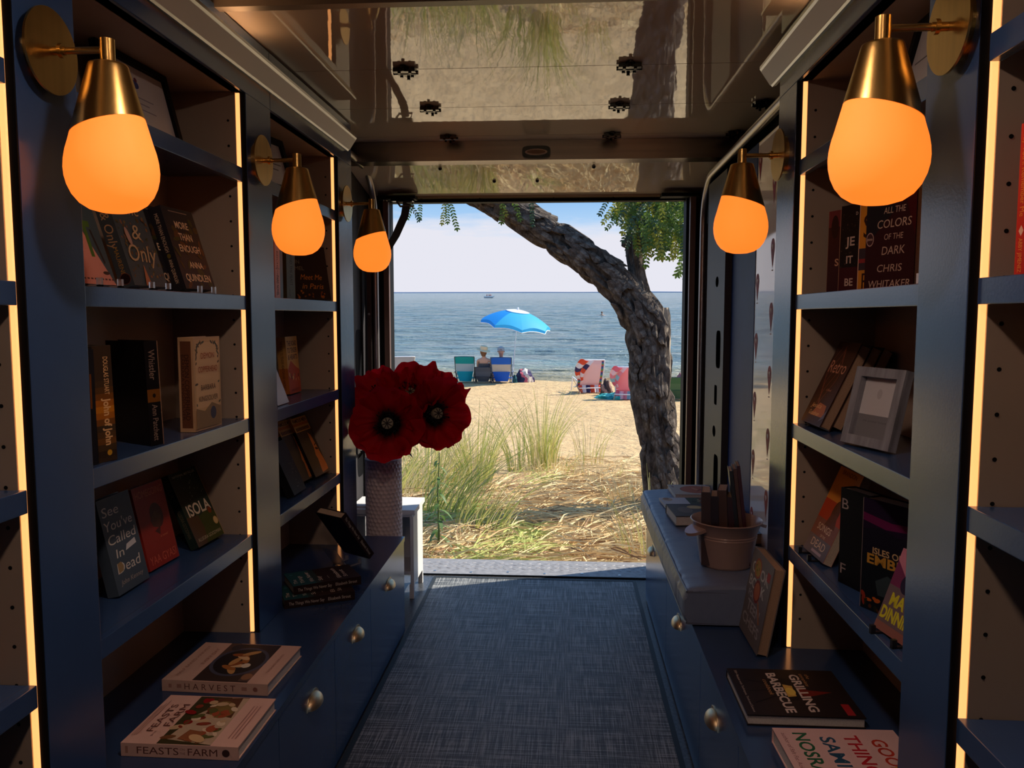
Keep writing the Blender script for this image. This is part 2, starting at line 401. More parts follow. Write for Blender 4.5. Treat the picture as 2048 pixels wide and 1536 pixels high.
def cabinet(side, y0, y1, hy, label):
    fx = -.695 if side < 0 else .403; bx = BKL if side < 0 else (.86 if y1 < 2.4 else .715); s = -side
    o = empty('base_cabinet', (fx, y0, 0), label, 'cabinet', 'navy base cabinets with cup pulls')
    d = lambda a, c: (min(a, c), max(a, c))
    bm = new(); box(bm, *d(-s * .022, bx - fx), 0.001, y1 - y0 - .001, 0, COUNTER - .024); obj('carcass', bm, BLACK, o)
    bm = new(); box(bm, *d(0, -s * .020), .0018, y1 - y0 - .0018, .012, COUNTER - .020); dr = obj('drawer_front', bm, NAVY, o, bevel=.0015)
    h = bpy.data.objects.new('cup_handle', CUP); col.objects.link(h); h.parent = dr; h.location = (s * .0006, hy - y0, .315)
    if s < 0: h.rotation_euler.z = math.pi
    h['label'] = 'satin brass cup handle'
for y0, y1, hy, lb in ((2.772, 3.378, 3.067, 'navy cabinet front beside the white honeycomb vase'), (2.319, 2.772, 2.568, 'navy cabinet front under the two stacked dark novels'),
                       (1.842, 2.319, 2.102, 'navy cabinet front under the white harvest cookbook'), (1.36, 1.842, 1.60, 'navy cabinet front nearest the lower left, under the feasts cookbook')):
    cabinet(-1, y0, y1, hy, lb)
for y0, y1, hy, lb in ((3.087, 3.868, 3.592, 'navy bench cabinet front nearest the beach'), (2.301, 3.087, 2.744, 'navy cabinet front under the near half of the seat cushion'),
                       (1.79, 2.301, 2.072, 'navy cabinet front under the dark barbecue cookbook'), (1.3, 1.79, 1.50, 'navy cabinet front nearest the lower right, under the pink-white cookbook')):
    cabinet(1, y0, y1, hy, lb)
o = bxo('worktop', (BKL, -.692, .3, 3.382, COUNTER - .02, COUNTER), NAVYTOP, bevel=.002); tag(o, 'long dark navy worktop along the left wall, carrying white cookbooks', 'worktop')
bm = new(); prism(bm, [(.400, .3), (.895, .3), (.895, 2.455), (.716, 2.455), (.716, 3.870), (.400, 3.870)], 'z', COUNTER - .02, COUNTER); o = obj('worktop', bm, NAVYTOP, bevel=.002); tag(o, 'long dark navy worktop along the right wall, under cushion and cookbooks', 'worktop')

# ---- wall lamps
def teardrop():
    prof = [(.028, 0), (.0315, -.0015), (.033, -.005)]
    for i in range(1, 13): prof.append((.033 + (.0645 - .033) * i / 12, -.005 - .115 * i / 12))
    prof += [(.0685, -.135), (.0735, -.152), (.0765, -.168), (.0775, -.182), (.0765, -.196), (.073, -.211), (.066, -.227), (.055, -.241), (.040, -.251), (.022, -.256), (0, -.2575)]
    return prof
def lamp_meshes():
    res = []
    for up in (True, False):
        bm = new(); lathe(bm, [(0, 0)] + teardrop(), 48)
        if up: bmesh.ops.scale(bm, vec=(1.012, 1.012, 1), verts=bm.verts)
        g = bm.verts[:] + bm.edges[:] + bm.faces[:]
        bmesh.ops.bisect_plane(bm, geom=g, plane_co=(0, 0, -.108), plane_no=Vector((-.30, 0, 1)).normalized(), clear_inner=up, clear_outer=not up)
        if up: solid(bm, .0008)
        bmesh.ops.recalc_face_normals(bm, faces=bm.faces)
        me = bpy.data.meshes.new('lamp_shade' if up else 'glass_globe'); bm.to_mesh(me); bm.free()
        me.materials.append(BRASS if up else GLOBE); me.polygons.foreach_set('use_smooth', [True] * len(me.polygons)); me.set_sharp_from_angle(angle=R(45))
        res.append(me)
    return res
SHADE, GLASS = lamp_meshes()
def sconce(side, y, label):
    fx = XL if side < 0 else XR
    o = empty('wall_sconce', (fx, y, 1.853), label, 'wall lamp', 'brass sconces with amber globes'); o.rotation_euler.z = 0 if side < 0 else math.pi
    bm = new(); cyl(bm, (0, 0, 0), (.016, 0, 0), .052, n=40); obj('wall_mount', bm, BRASS, o, True)
    bm = new(); cyl(bm, (.016, 0, 0), (.020, 0, 0), .0735, n=56); obj('back_plate', bm, BRASS, o, True, bevel=.001)
    bm = new(); cyl(bm, (.020, 0, 0), (.046, 0, 0), .0075, n=16); cyl(bm, (.034, 0, 0), (.041, 0, 0), .0125, n=16); cyl(bm, (.040, 0, 0), (.112, 0, 0), .0062, n=16); obj('arm', bm, BRASS, o, True)
    bm = new(); cyl(bm, (.120, 0, -.026), (.120, 0, .018), .0125, n=20); obj('stem', bm, BRASS, o, True, bevel=.0015)
    for nm, me in (('lamp_shade', SHADE), ('glass_globe', GLASS)):
        c = bpy.data.objects.new(nm, me); col.objects.link(c); c.parent = o; c.location = (.120, 0, -.024)
        if me is GLASS: c['label'] = 'glowing orange glass globe'
sconce(-1, 1.392, 'largest brass lamp with glowing orange globe, upper left')
sconce(-1, 2.385, 'middle brass lamp of the left wall with glowing orange globe')
sconce(-1, 3.312, 'smallest brass lamp, on the left beside the doorway')
sconce(1, 1.372, 'largest brass lamp of the right wall, upper right')
sconce(1, 2.405, 'smaller brass lamp of the right wall beside the doorway')

# ---- overhead roll-up door stored under the roof
PANELM = bpy.data.materials.new('glossy_door_panel'); PANELM.use_nodes = True
b = PANELM.node_tree.nodes['Principled BSDF']; b.inputs['Base Color'].default_value = (.56, .47, .40, 1); b.inputs['Roughness'].default_value = .025
b.inputs['IOR'].default_value = 2.7
t = PANELM.node_tree; tcn = t.nodes.new('ShaderNodeTexCoord'); mpn = t.nodes.new('ShaderNodeMapping'); mpn.inputs['Scale'].default_value = (2.2, 1.2, 1); t.links.new(tcn.outputs['Object'], mpn.inputs[0])
n = t.nodes.new('ShaderNodeTexNoise'); n.inputs['Scale'].default_value = 9; n.inputs['Detail'].default_value = 2; t.links.new(mpn.outputs[0], n.inputs['Vector'])
bp = t.nodes.new('ShaderNodeBump'); bp.inputs['Strength'].default_value = .018; bp.inputs['Distance'].default_value = .01; t.links.new(n.outputs[0], bp.inputs['Height']); t.links.new(bp.outputs[0], b.inputs['Normal'])
door = empty('rollup_door', (-.165, 3.0, CEIL), 'glossy cream sectional roll-up door stored flat under the roof', 'door')
for a, c in ((2.146, 2.718), (2.722, 3.213), (3.217, 3.718), (3.722, 3.82)):
    bm = new(); box(bm, -1.03, 1.03, a - 3.0, c - 3.0, 0, .03); obj('door_panel', bm, PANELM, door, bevel=.0025)
def hinge_mesh():
    bm = new()
    box(bm, -.034, .034, -.020, .020, -.004, 0)
    box(bm, -.030, .030, .006, .030, -.012, -.003); box(bm, -.037, .037, -.034, -.012, -.016, -.003)
    cyl(bm, (-.042, .002, -.010), (.042, .002, -.010), .007, n=10)
    prism(bm, [(-.024, .030), (.024, .030), (.010, .062), (-.010, .062)], 'z', -.008, -.001)
    prism(bm, [(-.016, -.034), (.016, -.034), (.006, -.058), (-.006, -.058)], 'z', -.008, -.001)
    for x, y in ((0, .050), (-.018, .022), (.018, .022), (-.018, -.022), (.018, -.022), (0, -.046)): cyl(bm, (x, y, -.003), (x, y, -.020), .0055, n=8)
    bmesh.ops.recalc_face_normals(bm, faces=bm.faces)
    me = bpy.data.meshes.new('hinge'); bm.to_mesh(me); bm.free(); me.materials.append(BLACKG); return me
HM = hinge_mesh()
for y in (2.72, 3.215, 3.72):
    for x in (-1.07, -.535, .206, .756):
        h = bpy.data.objects.new('hinge', HM); col.objects.link(h); h.parent = door; h.location = (x + .165, y - 3.0, -.0002)
        h['label'] = 'black door hinge with bolts'
# lower valance panel between header and opening
bm = new(); prism(bm, [(3.925 - 3, 2.121 - CEIL), (4.395 - 3, 2.034 - CEIL), (4.40 - 3, 2.06 - CEIL), (3.925 - 3, 2.147 - CEIL)], 'x', -.90, .90); obj('valance_panel', bm, PANELM, door, bevel=.002)
bm = new(); prism(bm, [(4.37 - 3, 2.028 - CEIL), (4.398 - 3, 2.024 - CEIL), (4.398 - 3, 2.045 - CEIL), (4.37 - 3, 2.05 - CEIL)], 'x', -.72, .72); obj('bottom_rail', bm, mat('bronze_bar', (.25, .17, .11), .35, .8), door)
for i, (x, y) in enumerate(((-.62, 4.385), (-.3, 4.385), (.1, 4.385), (.42, 4.385), (-.2, 4.15), (.02, 4.15), (-.45, 3.97), (.30, 3.97))):
    bm = new(); z = 2.119 - (y - 3.925) * .185 - CEIL
    lathe(bm, [(.009, .002), (.009, -.004), (.005, -.009), (0, -.010)], 10, (x + .0, y - 3.0, z)); obj('bolt', bm, BLACKG, door, True)
# steel header beam with small oval lamp
hb = empty('trim_3', (-.165, 3.80, 2.165)); hb['kind'] = 'structure'
bm = new(); box(bm, -.96, .96, .022, .125, -.046, .045); obj('header_beam', bm, STEEL, hb, bevel=.004)
dl = empty('dome_light', (-.138, 3.818, 2.153), 'small oval dome light with black bezel on the steel header', 'light')
bm = new(); prism(bm, [(x, z) for x, z in [( .066 * (abs(math.cos(a)) ** .5) * (1 if math.cos(a) > 0 else -1), .029 * (abs(math.sin(a)) ** .5) * (1 if math.sin(a) > 0 else -1)) for a in [2 * math.pi * i / 32 for i in range(32)]]], 'y', 0, -.010); obj('bezel', bm, BLACKG, dl)
bm = new(); prism(bm, ell(0, -.002, .052, .014, 28), 'y', -.010, -.020); obj('lens_rim', bm, mat('pale_lens', (.8, .68, .55), .25), dl, bevel=.002)
bm = new(); prism(bm, ell(0, -.002, .043, .009, 28), 'y', -.0195, -.0215); obj('lens', bm, mat('lens_brown', (.25, .12, .06), .2), dl)

# door opening frame
JAMB = BLACK
bxo('door_frame_left', (-1.065, -.958, 4.36, 4.46, 0, 2.05), JAMB, kind='structure')
bxo('door_frame_right', (.640, .712, 4.36, 4.46, 0, 2.05), JAMB, kind='structure')
bxo('door_frame_top', (-1.065, .712, 4.40, 4.46, 2.008, 2.07), JAMB, kind='structure')
for x0, x1, nm in ((-1.30, -1.065, 'left'), (.712, 1.0, 'right')):
    bxo('wall_front_' + nm, (x0, x1, 4.42, 4.46, 0, 2.33), mat('body_grey', (.16, .15, .15), .5), kind='structure')
bxo('wall_front_top', (-1.3, 1.0, 4.42, 4.46, 2.07, 2.33), M['body_grey'], kind='structure')
# outer bodywork skirt below the sill
bxo('wall_front_skirt', (-1.3, 1.0, 4.40, 4.46, -.25, -.061), M['body_grey'], kind='structure')
# dark corner brackets at the head of the opening
for x0, x1 in ((-1.0, -.80), (.50, .70)):
    bxo('corner_bracket', (x0, x1, 4.28, 4.36, 2.012, 2.03), BLACK, hb).matrix_parent_inverse = hb.matrix_world.inverted() if False else Matrix.Translation((.165, -3.80, -2.165))
# roller tracks: vertical tube, curve, horizontal run under the roof
def track(x, yv, zt, label):
    pts = [(x, yv, .01), (x, yv, 1.0), (x, yv, 1.80)]
    for i in range(1, 9):
        a = R(90 * i / 8); rr = .23
        pts.append((x, yv - rr + rr * math.cos(a), zt - rr + rr * math.sin(a)))
    pts.append((x, 3.47 if x < 0 else 2.5, zt + .02))
    o = empty('door_track', (x, yv, 0), label, 'track', 'curved door tracks')
    pts = [(p[0] - x, p[1] - yv, p[2]) for p in pts]
    bm = new(); tube(bm, pts, .017, 14); obj('track_tube', bm, mat('grey_track', (.34, .31, .30), .3, .9), o, True)
    s = -1 if x < 0 else 1
    bm = new(); box(bm, *((.018, .040) if s > 0 else (-.040, -.018)), -.03, .012, 0, 1.85); obj('track_backing', bm, mat('bronze_backing', (.10, .075, .065), .4, .5), o)
    bm = new(); box(bm, *((-.050, -.022) if s > 0 else (.022, .050)), .10, .13, 0, 2.0); obj('seal_bar', bm, mat('rust_bar', (.16, .09, .07), .4, .3), o)
    for z in (.5, .95, 1.4):
        bm = new(); cyl(bm, (s * .029, -.03, z), (s * .029, -.036, z), .006, n=10); obj('screw', bm, ALU, o)
track(-1.0, 4.20, 2.13, 'curved grey metal door track on the left, behind the smallest lamp')
track(.69, 4.12, 2.06, 'curved grey metal door track on the right, beside the tree trunk')
# rear side walls: left (dark, with cut-outs), right (papered, blue, grey post)
wl = bxo('wall_rear_left', (-1.10, -1.07, 3.452, 4.42, 0, 2.3), mat('rear_liner', (.045, .042, .045), .45), kind='structure')
for z0, z1, y0, y1 in ((1.05, 1.32, 4.04, 4.16), (.55, .85, 4.04, 4.16)):
    bm = new(); prism(bm, [((y0 + y1) / 2 + (y1 - y0) / 2 * c, (z0 + z1) / 2 + (z1 - z0) / 2 * s_) for c, s_ in [(math.copysign(abs(math.cos(a)) ** .4, math.cos(a)), math.copysign(abs(math.sin(a)) ** .4, math.sin(a))) for a in [2 * math.pi * i / 28 for i in range(28)]]], 'x', -1.0705, -1.0685); obj('cut_out', bm, BLACK, wl)
bxo('liner_rib', (-1.07, -1.03, 3.9, 4.3, .70, .76), mat('rib_grey', (.2, .2, .21), .4, .3), wl)
WX = .72
wr = bxo('wall_rear_right', (WX + .004, WX + .04, 2.481, 4.42, 0, 2.035), BLACK, kind='structure')
PAPER = mat('white_wall_vinyl', (.88, .83, .80), .05, ior=1.7)
wp = bxo('wall_vinyl', (WX, WX + .004, 2.481, 3.112, .432, 2.035), PAPER, wr)
bxo('blue_panel', (WX - .002, WX + .004, 3.112, 3.540, .1, 2.035), mat('blue_panel', (.014, .040, .165), .5, spec=.12, noise_scale=5, noise_amt=.15), wr)
gp = bxo('grey_post', (WX - .03, WX + .004, 3.545, 3.98, .1, 2.02), mat('post_grey', (.040, .036, .040), .5, spec=.3), wr, bevel=.004)
HOLE_SHADE = mat('cavity_shade', (.002, .002, .002), 1.0, spec=0.0)  # surface ovals: the shade inside the holes is put into this black
def oval(x, yc, zc, ry, rz, n=24, k=.5):
    return [(yc + ry * math.copysign(abs(math.cos(a)) ** k, math.cos(a)), zc + rz * math.copysign(abs(math.sin(a)) ** k, math.sin(a))) for a in [2 * math.pi * i / n for i in range(n)]]
for yc, zc, ry, rz, k in ((3.72, 1.545, .035, .024, 1), (3.72, .86, .035, .026, 1), (3.66, 1.24, .05, .085, .4), (3.66, .66, .05, .10, .4), (3.70, 1.03, .03, .045, .3)):
    bm = new(); prism(bm, oval(0, yc, zc, ry, rz, k=k), 'x', WX - .0306, WX - .0285); obj('cut_out', bm, HOLE_SHADE, gp)
PINR = flat((150, 18, 38)); PINW = flat((215, 190, 185))
def pin_mesh(mirror=False):
    bm = new(); pts = []
    for i in range(21):
        a = R(-25 + 230 * i / 20); pts.append((.024 * math.cos(a), .030 * math.sin(a)))
    pts.append((0, -.074))
    A = [bm.verts.new((0, p[0], p[1])) for p in pts]; f = bm.faces.new(A); f.material_index = 0
    hp = [(0, -.010), (-.011, .004), (-.008, .011), (-.003, .011), (0, .006), (.003, .011), (.008, .011), (.011, .004)]
    f = bm.faces.new([bm.verts.new((-.0004, p[0], p[1])) for p in hp]); f.material_index = 1
    f = bm.faces.new([bm.verts.new((-.0002, p[0] * .4, -.080 + p[1] * .12)) for p in ell(0, 0, .02, .02, 12)]); f.material_index = 1
    me = bpy.data.meshes.new('heart_pin'); bm.to_mesh(me); bm.free(); me.materials.append(PINR); me.materials.append(PINW); return me
PM = pin_mesh()
for cidx, yy in enumerate((3.075, 2.865, 2.655)):
    for k in range(8):
        z = .63 + k * .222 + (cidx % 2) * .111
        if z > 1.98: continue
        h = bpy.data.objects.new('heart_pin', PM); col.objects.link(h); h.parent = wp; h.location = (WX - .0008, yy, z)
        h['label'] = 'dark red map pin with white heart'
# black pull strap hanging from the left head of the opening
strap = [(-.842, 1.988), (-.854, 1.923), (-.903, 1.819), (-.953, 1.74), (-1.020, 1.635), (-1.045, 1.542), (-1.050, 1.369), (-1.034, 1.208), (-1.003, 1.086), (-.99, .95)]
bm = new(); prev = None
S = []
for i in range(len(strap) - 1):
    for k in range(4): 
        u_ = k / 4; S.append((strap[i][0] * (1 - u_) + strap[i + 1][0] * u_, strap[i][1] * (1 - u_) + strap[i + 1][1] * u_))
S.append(strap[-1])
for i, (x, z) in enumerate(S):
    a = i / len(S) * 2.2; wv = Vector((math.cos(a), math.sin(a) * .9, -.25)) * .020
    q = [bm.verts.new(Vector((x, 4.27, z)) + wv), bm.verts.new(Vector((x, 4.27, z)) - wv)]
    if prev: bm.faces.new((prev[0], prev[1], q[1], q[0]))
    prev = q
solid(bm, .002)
o = obj('pull_strap', bm, mat('black_webbing', (.03, .028, .028), .6), None, True); tag(o, 'black webbing pull strap hanging at the left of the doorway', 'strap')
o = empty('strap_latch', (-.865, 4.27, 2.0), 'black metal latch at the top left corner of the doorway', 'latch')
bm = new(); box(bm, -.06, .06, -.02, .02, -.004, .012); obj('latch_plate', bm, BLACKG, o, bevel=.002)
bm = new(); tube(bm, [(-.03, 0, -.003), (.05, -.01, -.003), (.06, -.01, -.03), (-.01, -.01, -.03), (-.03, 0, -.003)], .006, 8); obj('latch_loop', bm, STEEL, o, True)
for x in (-.10, -.085, -.055, .0): 
    bm = new(); lathe(bm, [(.008, 0), (.008, -.005), (0, -.008)], 10, (x, -.01, .003)); obj('bolt', bm, STEEL, o, True)

# ================================================================== BOOKS
def book_frame(x, y, z, phi, lean):
    p = R(phi); l = R(lean)
    U = Vector((math.cos(p), math.sin(p), 0)); n0 = Vector((math.sin(p), -math.cos(p), 0)); Z = Vector((0, 0, 1))
    V = Z * math.cos(l) - n0 * math.sin(l); N = n0 * math.cos(l) + Z * math.sin(l)
    return Matrix(((U.x, -N.x, V.x, x), (U.y, -N.y, V.y, y), (U.z, -N.z, V.z, z), (0, 0, 0, 1)))
def book(label, x, y, z, phi, lean, W, H, T, cover, front=(), spine=(), spine_c=None, pages=PAGES, hard=True, group=None, rough=.35, rest=True, cat='book', name='book'):
    """origin: foot of the spine edge of the front cover. local x across the cover, y back through the book, z up the cover"""
    if rest and 0 < lean < 80: z = z + T * math.sin(R(lean))
    root = empty(name, label=label, cat=cat, group=group, mw=book_frame(x, y, z, phi, lean))
    c = mat('cover_%d_%d_%d' % tuple(cover), lin(cover), max(rough, .4), noise_scale=18, noise_amt=.06, spec=.2) if not isinstance(cover, bpy.types.Material) else cover
    t = .0026 if hard else .0008; ins = .003 if hard else .0004
    bm = new(); box(bm, 0, W, 0, t, 0, H); box(bm, 0, W, T - t, T, 0, H); box(bm, 0, t * 1.2, t, T - t, 0, H)
    ms = [c]
    cv = obj('cover', bm, ms, root)
    if hard:
        bm = new(); box(bm, t * 1.2, W - ins, t, T - t, ins, H - ins)
    else:
        bm = new(); box(bm, t, W, t, T - t, .0, H)
    obj('page_block', bm, pages, root)
    if spine_c is not None: spine = [('p', [(0, 0), (H, 0), (H, T), (0, T)], spine_c)] + list(spine)
    if front and not isinstance(cover, bpy.types.Material): front = [('p', [(.0008, .0008), (W - .0008, .0008), (W - .0008, H - .0008), (.0008, H - .0008)], tuple(cover))] + list(front)
    if front: sheet(front, lambda a, b, l: (a, -l, b), 'cover_print', cv)
    # spine sheet: first axis runs down the spine from its head, second from back board to front board
    if spine: sheet(spine, lambda a, b, l: (-l, T - b, H - a), 'spine_print', cv)
    return root
def rect(x0, y0, x1, y1): return [(x0, y0), (x1, y0), (x1, y1), (x0, y1)]
def lines(W, H, rows, rgb, **o):
    """rows: (text, y fraction, height fraction[, width fraction, x fraction])"""
    out = []
    for r_ in rows:
        d = dict(o)
        if len(r_) > 3 and r_[3]: d['wmax'] = r_[3] * W
        out.append(('t', r_[0], W * (r_[4] if len(r_) > 4 else .5), H * r_[1], H * r_[2], rgb, d))
    return out
def blobs(seed, n, x0, y0, x1, y1, r0, r1, cols):
    rn = random.Random(seed); out = []
    for i in range(n):
        out.append(('p', ell(rn.uniform(x0, x1), rn.uniform(y0, y1), rn.uniform(r0, r1), rn.uniform(r0, r1) * .7, 9, rn.uniform(0, 3)), cols[i % len(cols)]))
    return out
SA, SB, SC = SH[1] + .001, SH[2] + .001, SH[3] + .001
G1 = 'books on the left middle bookcase'; G2 = 'books on the left far bookcase'; G3 = 'books on the right bookcase'
# ---- left middle bookcase, eye-level shelf
W, H = .143, .21
book('pink and teal paperback with green lettering, half behind the left stile', -.955, 1.518, SA, 90, 17, W, H, .02, (58, 76, 84), hard=False, group=G1, front=[
    ('p', [(0, 0), (W * .99, 0), (W * .50, H * .62), (0, H * .72)], (196, 132, 118)),
    ('p', rect(.085, .06, .097, .13), (70, 104, 40)), ('p', rect(.066, .125, .112, .138), (70, 104, 40)),
    ('p', [(.105, .12), (.112, .12), (.128, .05), (.122, .045)], (38, 30, 28)), ('p', ell(.118, .026, .012, .004, 12), (60, 40, 34))] + lines(W, H, [('T', .55, .12, .1, .42)], (70, 104, 40)) +
    [('p', rect(.03 + i * .0125, .010, .038 + i * .0125, .0135), (80, 50, 44)) for i in range(9)])
W, H = .145, .215
book('grey-blue paperback with looping gold script over small brown leaves', -.955, 1.733, SA, 89, 17, W, H, .034, (66, 78, 84), hard=False, group=G1,
     front=blobs(3, 70, .005, .02, W - .005, .17, .002, .006, [(120, 98, 54), (98, 72, 40), (66, 70, 40), (132, 88, 60)]) + lines(W, H, [('One', .86, .14, .55), ('&', .60, .17, .28), ('Only', .36, .19, .80)], (190, 160, 120), shear=.25) +
     [('p', ell(.035, .115, .008, .022, 16, .2), (176, 140, 126)), ('p', [(.045, .0), (.07, .0), (.06, .05)], (176, 112, 78))],
     spine=[('t', '& Only', .085, .017, .020, (190, 160, 120), dict(wmax=.085, shear=.2)), ('t', 'MAURENE', .155, .017, .010, (176, 140, 60), {}), ('p', ell(.196, .017, .013, .013), (120, 70, 60)), ('p', ell(.196, .017, .0115, .0115), (40, 26, 26))])
W, H = .155, .218
MTE = dict(cover=(40, 40, 46), hard=True, group=G1)
def more(label, x, y):
    book(label, x, y, SA, 87, 17, W, H, .036, front=blobs(5, 26, .01, .01, W - .01, H - .03, .006, .018, [(72, 58, 30), (64, 66, 34), (92, 58, 34)]) +
         lines(W, H, [('MORE', .79, .085, .42, .48), ('THAN', .645, .085, .42, .5), ('ENOUGH', .50, .085, .66, .52), ('ANNA', .30, .075, .44, .56), ('QUINDLEN', .14, .085, .80, .5)], (226, 196, 160), bold=.02) + [('p', rect(.03, .206, .12, .2085), (150, 130, 116))],
         spine=[('t', 'MORE THAN ENOUGH', .068, .018, .010, (214, 190, 160), dict(wmax=.10)), ('p', ell(.128, .018, .006, .005), (110, 100, 40)), ('t', 'ANNA QUINDLEN', .168, .018, .0095, (214, 190, 160), dict(wmax=.062))], **MTE)
more('charcoal hardcover with five lines of pale capitals, rightmost on the eye-level shelf', -.953, 1.972)
more('charcoal hardcover tucked behind its twin, showing only its lettered spine', -.992, 1.935)
# ---- second shelf
W, H, T = .155, .24, .046
book('dark book half hidden by the stile, left of the sunset-spined novel', -.945, 1.548, SB, 163, 0, W, .235, .036, (28, 30, 36), group=G1, spine=[('p', rect(.04, .012, .20, .020), (150, 84, 30)), ('p', rect(.05, .024, .12, .028), (120, 70, 30))])
sp = [('p', rect(0, 0, H, T), (60, 46, 34))]
for i in range(12):
    cc = [(70, 52, 34), (88, 60, 30), (120, 72, 26), (166, 96, 24), (196, 122, 26), (170, 100, 26), (120, 74, 30), (66, 52, 36), (84, 60, 34), (110, 70, 30), (72, 54, 34), (52, 40, 30)][i]
    sp.append(('p', rect(H * (.30 + i * .055), 0, H * (.355 + i * .055), T), cc))
sp += [('t', 'DOUGLAS STUART', .062, T * .66, .0115, (226, 184, 128), dict(wmax=.078, bold=.01)), ('t', 'John of John', .157, T * .62, .017, (232, 186, 128), dict(wmax=.098, bold=.03)), ('p', ell(.222, T * .6, .006, .006), (200, 150, 40))]
book('thick novel with an orange sunset spine, second from the left stile', -.937, 1.604, SB, 163, 1.5, W, H, T, (74, 68, 62), group=G1, spine=sp, rough=.2)
T = .034
book('black hardcover with a brown square at mid spine, middle of the second shelf', -.942, 1.811, SB, 151, 2, W, .243, T, (22, 20, 22), group=G1, rough=.2, spine=[('t', 'Whistler', .055, T * .5, .016, (150, 130, 116), dict(wmax=.07)), ('p', rect(.112, 0, .142, T), (120, 76, 26)), ('p', ell(.127, T * .5, .005, .004), (30, 24, 20)), ('t', 'Ann Patchett', .190, T * .5, .014, (150, 130, 116), dict(wmax=.085)),
     ('p', rect(0, T - .002, .243, T), (150, 120, 96))])
W, H, T = .148, .246, .041
fr = [('p', rect(.006, .006, W - .006, H - .006), (216, 176, 128)), ('p', rect(.012, .06, W - .012, H - .014), (226, 188, 140))]
rn = random.Random(4)
for i in range(46):
    a = i / 46 * 2 * math.pi; px = W / 2 + (W / 2 - .012) * math.copysign(abs(math.cos(a)) ** .35, math.cos(a)); py = H / 2 + (H / 2 - .014) * math.copysign(abs(math.sin(a)) ** .35, math.sin(a))
    fr.append(('p', ell(px, py, rn.uniform(.004, .010), .003, 8, rn.uniform(0, 3)), [(96, 92, 74), (120, 96, 64), (88, 76, 64)][i % 3]))
fr += lines(W, H, [('DEMON', .80, .062, .50), ('COPPERHEAD', .655, .062, .72)], (168, 76, 36)) + lines(W, H, [('BARBARA', .46, .055, .55), ('KINGSOLVER', .34, .055, .70)], (92, 64, 44))
fr += [('p', [(.006, .006), (W - .006, .006), (W - .006, .055), (.09, .07), (.05, .05), (.006, .06)], (150, 120, 84)), ('p', ell(W * .66, H * .17, .016, .017), (64, 60, 84))]
book('cream hardcover with ornate border standing alone at the shelf end', -.955, 2.00, SB, 88, 0, W, H, T, (206, 168, 126), group=G1, front=fr, spine=[('p', rect(.01, .006, .236, T - .006), (112, 70, 48)), ('t', 'DEMON COPPERHEAD', .13, T * .55, .012, (52, 34, 28), dict(wmax=.17)), ('t', 'BARBARA KINGSOLVER', .13, T * .28, .008, (60, 40, 32), dict(wmax=.17))])
# ---- third shelf
W, H = .136, .226
book('slate blue hardcover with large white hand lettering on the third shelf', -1.025, 1.738, SC, 90, 12, W, H, .028, (72, 86, 100), group=G1, front=lines(W, H, [('See', .86, .10, .50, .32), ("You've", .71, .10, .85, .48), ('Called', .565, .10, .86, .50), ('In', .41, .09, .24, .32), ('Dead', .26, .11, .74, .50)], (222, 216, 206), shear=.1) + lines(W, H, [('John Kenney', .11, .05, .72)], (170, 156, 146), shear=.2) +
     [('p', [(W * .50, H * .40), (W * .86, H * .43), (W * .84, H * .49), (W * .56, H * .46)], (226, 226, 226)), ('p', [(W * .16, H * .21), (W * .30, H * .22), (W * .33, H * .27), (W * .28, H * .32), (W * .16, H * .31)], (168, 138, 92))])
W, H = .139, .215
book('red paperback with a dark head silhouette, between slate and green books', -1.045, 1.916, SC, 87, 12, W, H, .027, (158, 44, 30), hard=False, group=G1, front=lines(W, H, [('HOMEGOING', .90, .085, .88)], (206, 104, 70)) + lines(W, H, [('YAA GYASI', .10, .10, .86)], (216, 98, 70)) +
     [('p', ell(W * .58, H * .60, .028, .034, 20, .3), (84, 38, 28)), ('p', [(W * .40, H * .48), (W * .60, H * .44), (W * .72, H * .58), (W * .55, H * .66), (W * .36, H * .57)], (96, 52, 30)), ('p', [(W * .42, H * .42), (W * .56, H * .36), (W * .62, H * .46)], (84, 38, 28))] + lines(W, H, [('a novel', .34, .03, .25, .68)], (216, 120, 80), shear=.3),
     spine=[('t', 'HOMEGOING', .06, .0135, .012, (206, 104, 70), dict(wmax=.09)), ('t', 'YAA GYASI', .165, .0135, .010, (206, 104, 70), {})])
W, H = .148, .219
book('dark green paperback with big white title and round seals, third shelf end', -1.012, 2.116, SC, 87, 23, W, H, .026, (40, 56, 50), hard=False, group=G1, front=[('p', [(0, 0), (W, 0), (W, H * .34), (W * .7, H * .40), (W * .45, H * .36), (W * .3, H * .44), (0, H * .40)], (66, 78, 40)), ('p', [(0, 0), (W * .35, 0), (W * .45, H * .2), (W * .4, H * .38), (0, H * .40)], (84, 64, 46)), ('p', [(W * .22, H * .38), (W * .34, H * .38), (W * .30, H * .62)], (18, 20, 24))] +
     blobs(8, 18, .03, H * .6, W - .01, H * .92, .001, .003, [(150, 160, 140), (120, 140, 130)]) + lines(W, H, [('NATIONAL BESTSELLER', .945, .03, .80)], (176, 180, 160)) + lines(W, H, [('ISOLA', .47, .15, .82, .52)], (222, 212, 190), bold=.02) + lines(W, H, [('ALLEGRA GOODMAN', .08, .045, .86)], (200, 190, 160)) +
     [('p', ell(W * .84, H * .38, .010, .010), (130, 64, 30)), ('p', ell(W * .90, H * .22, .012, .012), (206, 176, 110)), ('p', ell(W * .90, H * .22, .010, .010), (220, 196, 140)), ('p', rect(W - .002, 0, W, H), (196, 160, 110))],
     spine=[('t', 'ISOLA', .04, .013, .014, (110, 100, 80), {}), ('t', 'ALLEGRA GOODMAN', .145, .013, .010, (120, 108, 84), dict(wmax=.085))])
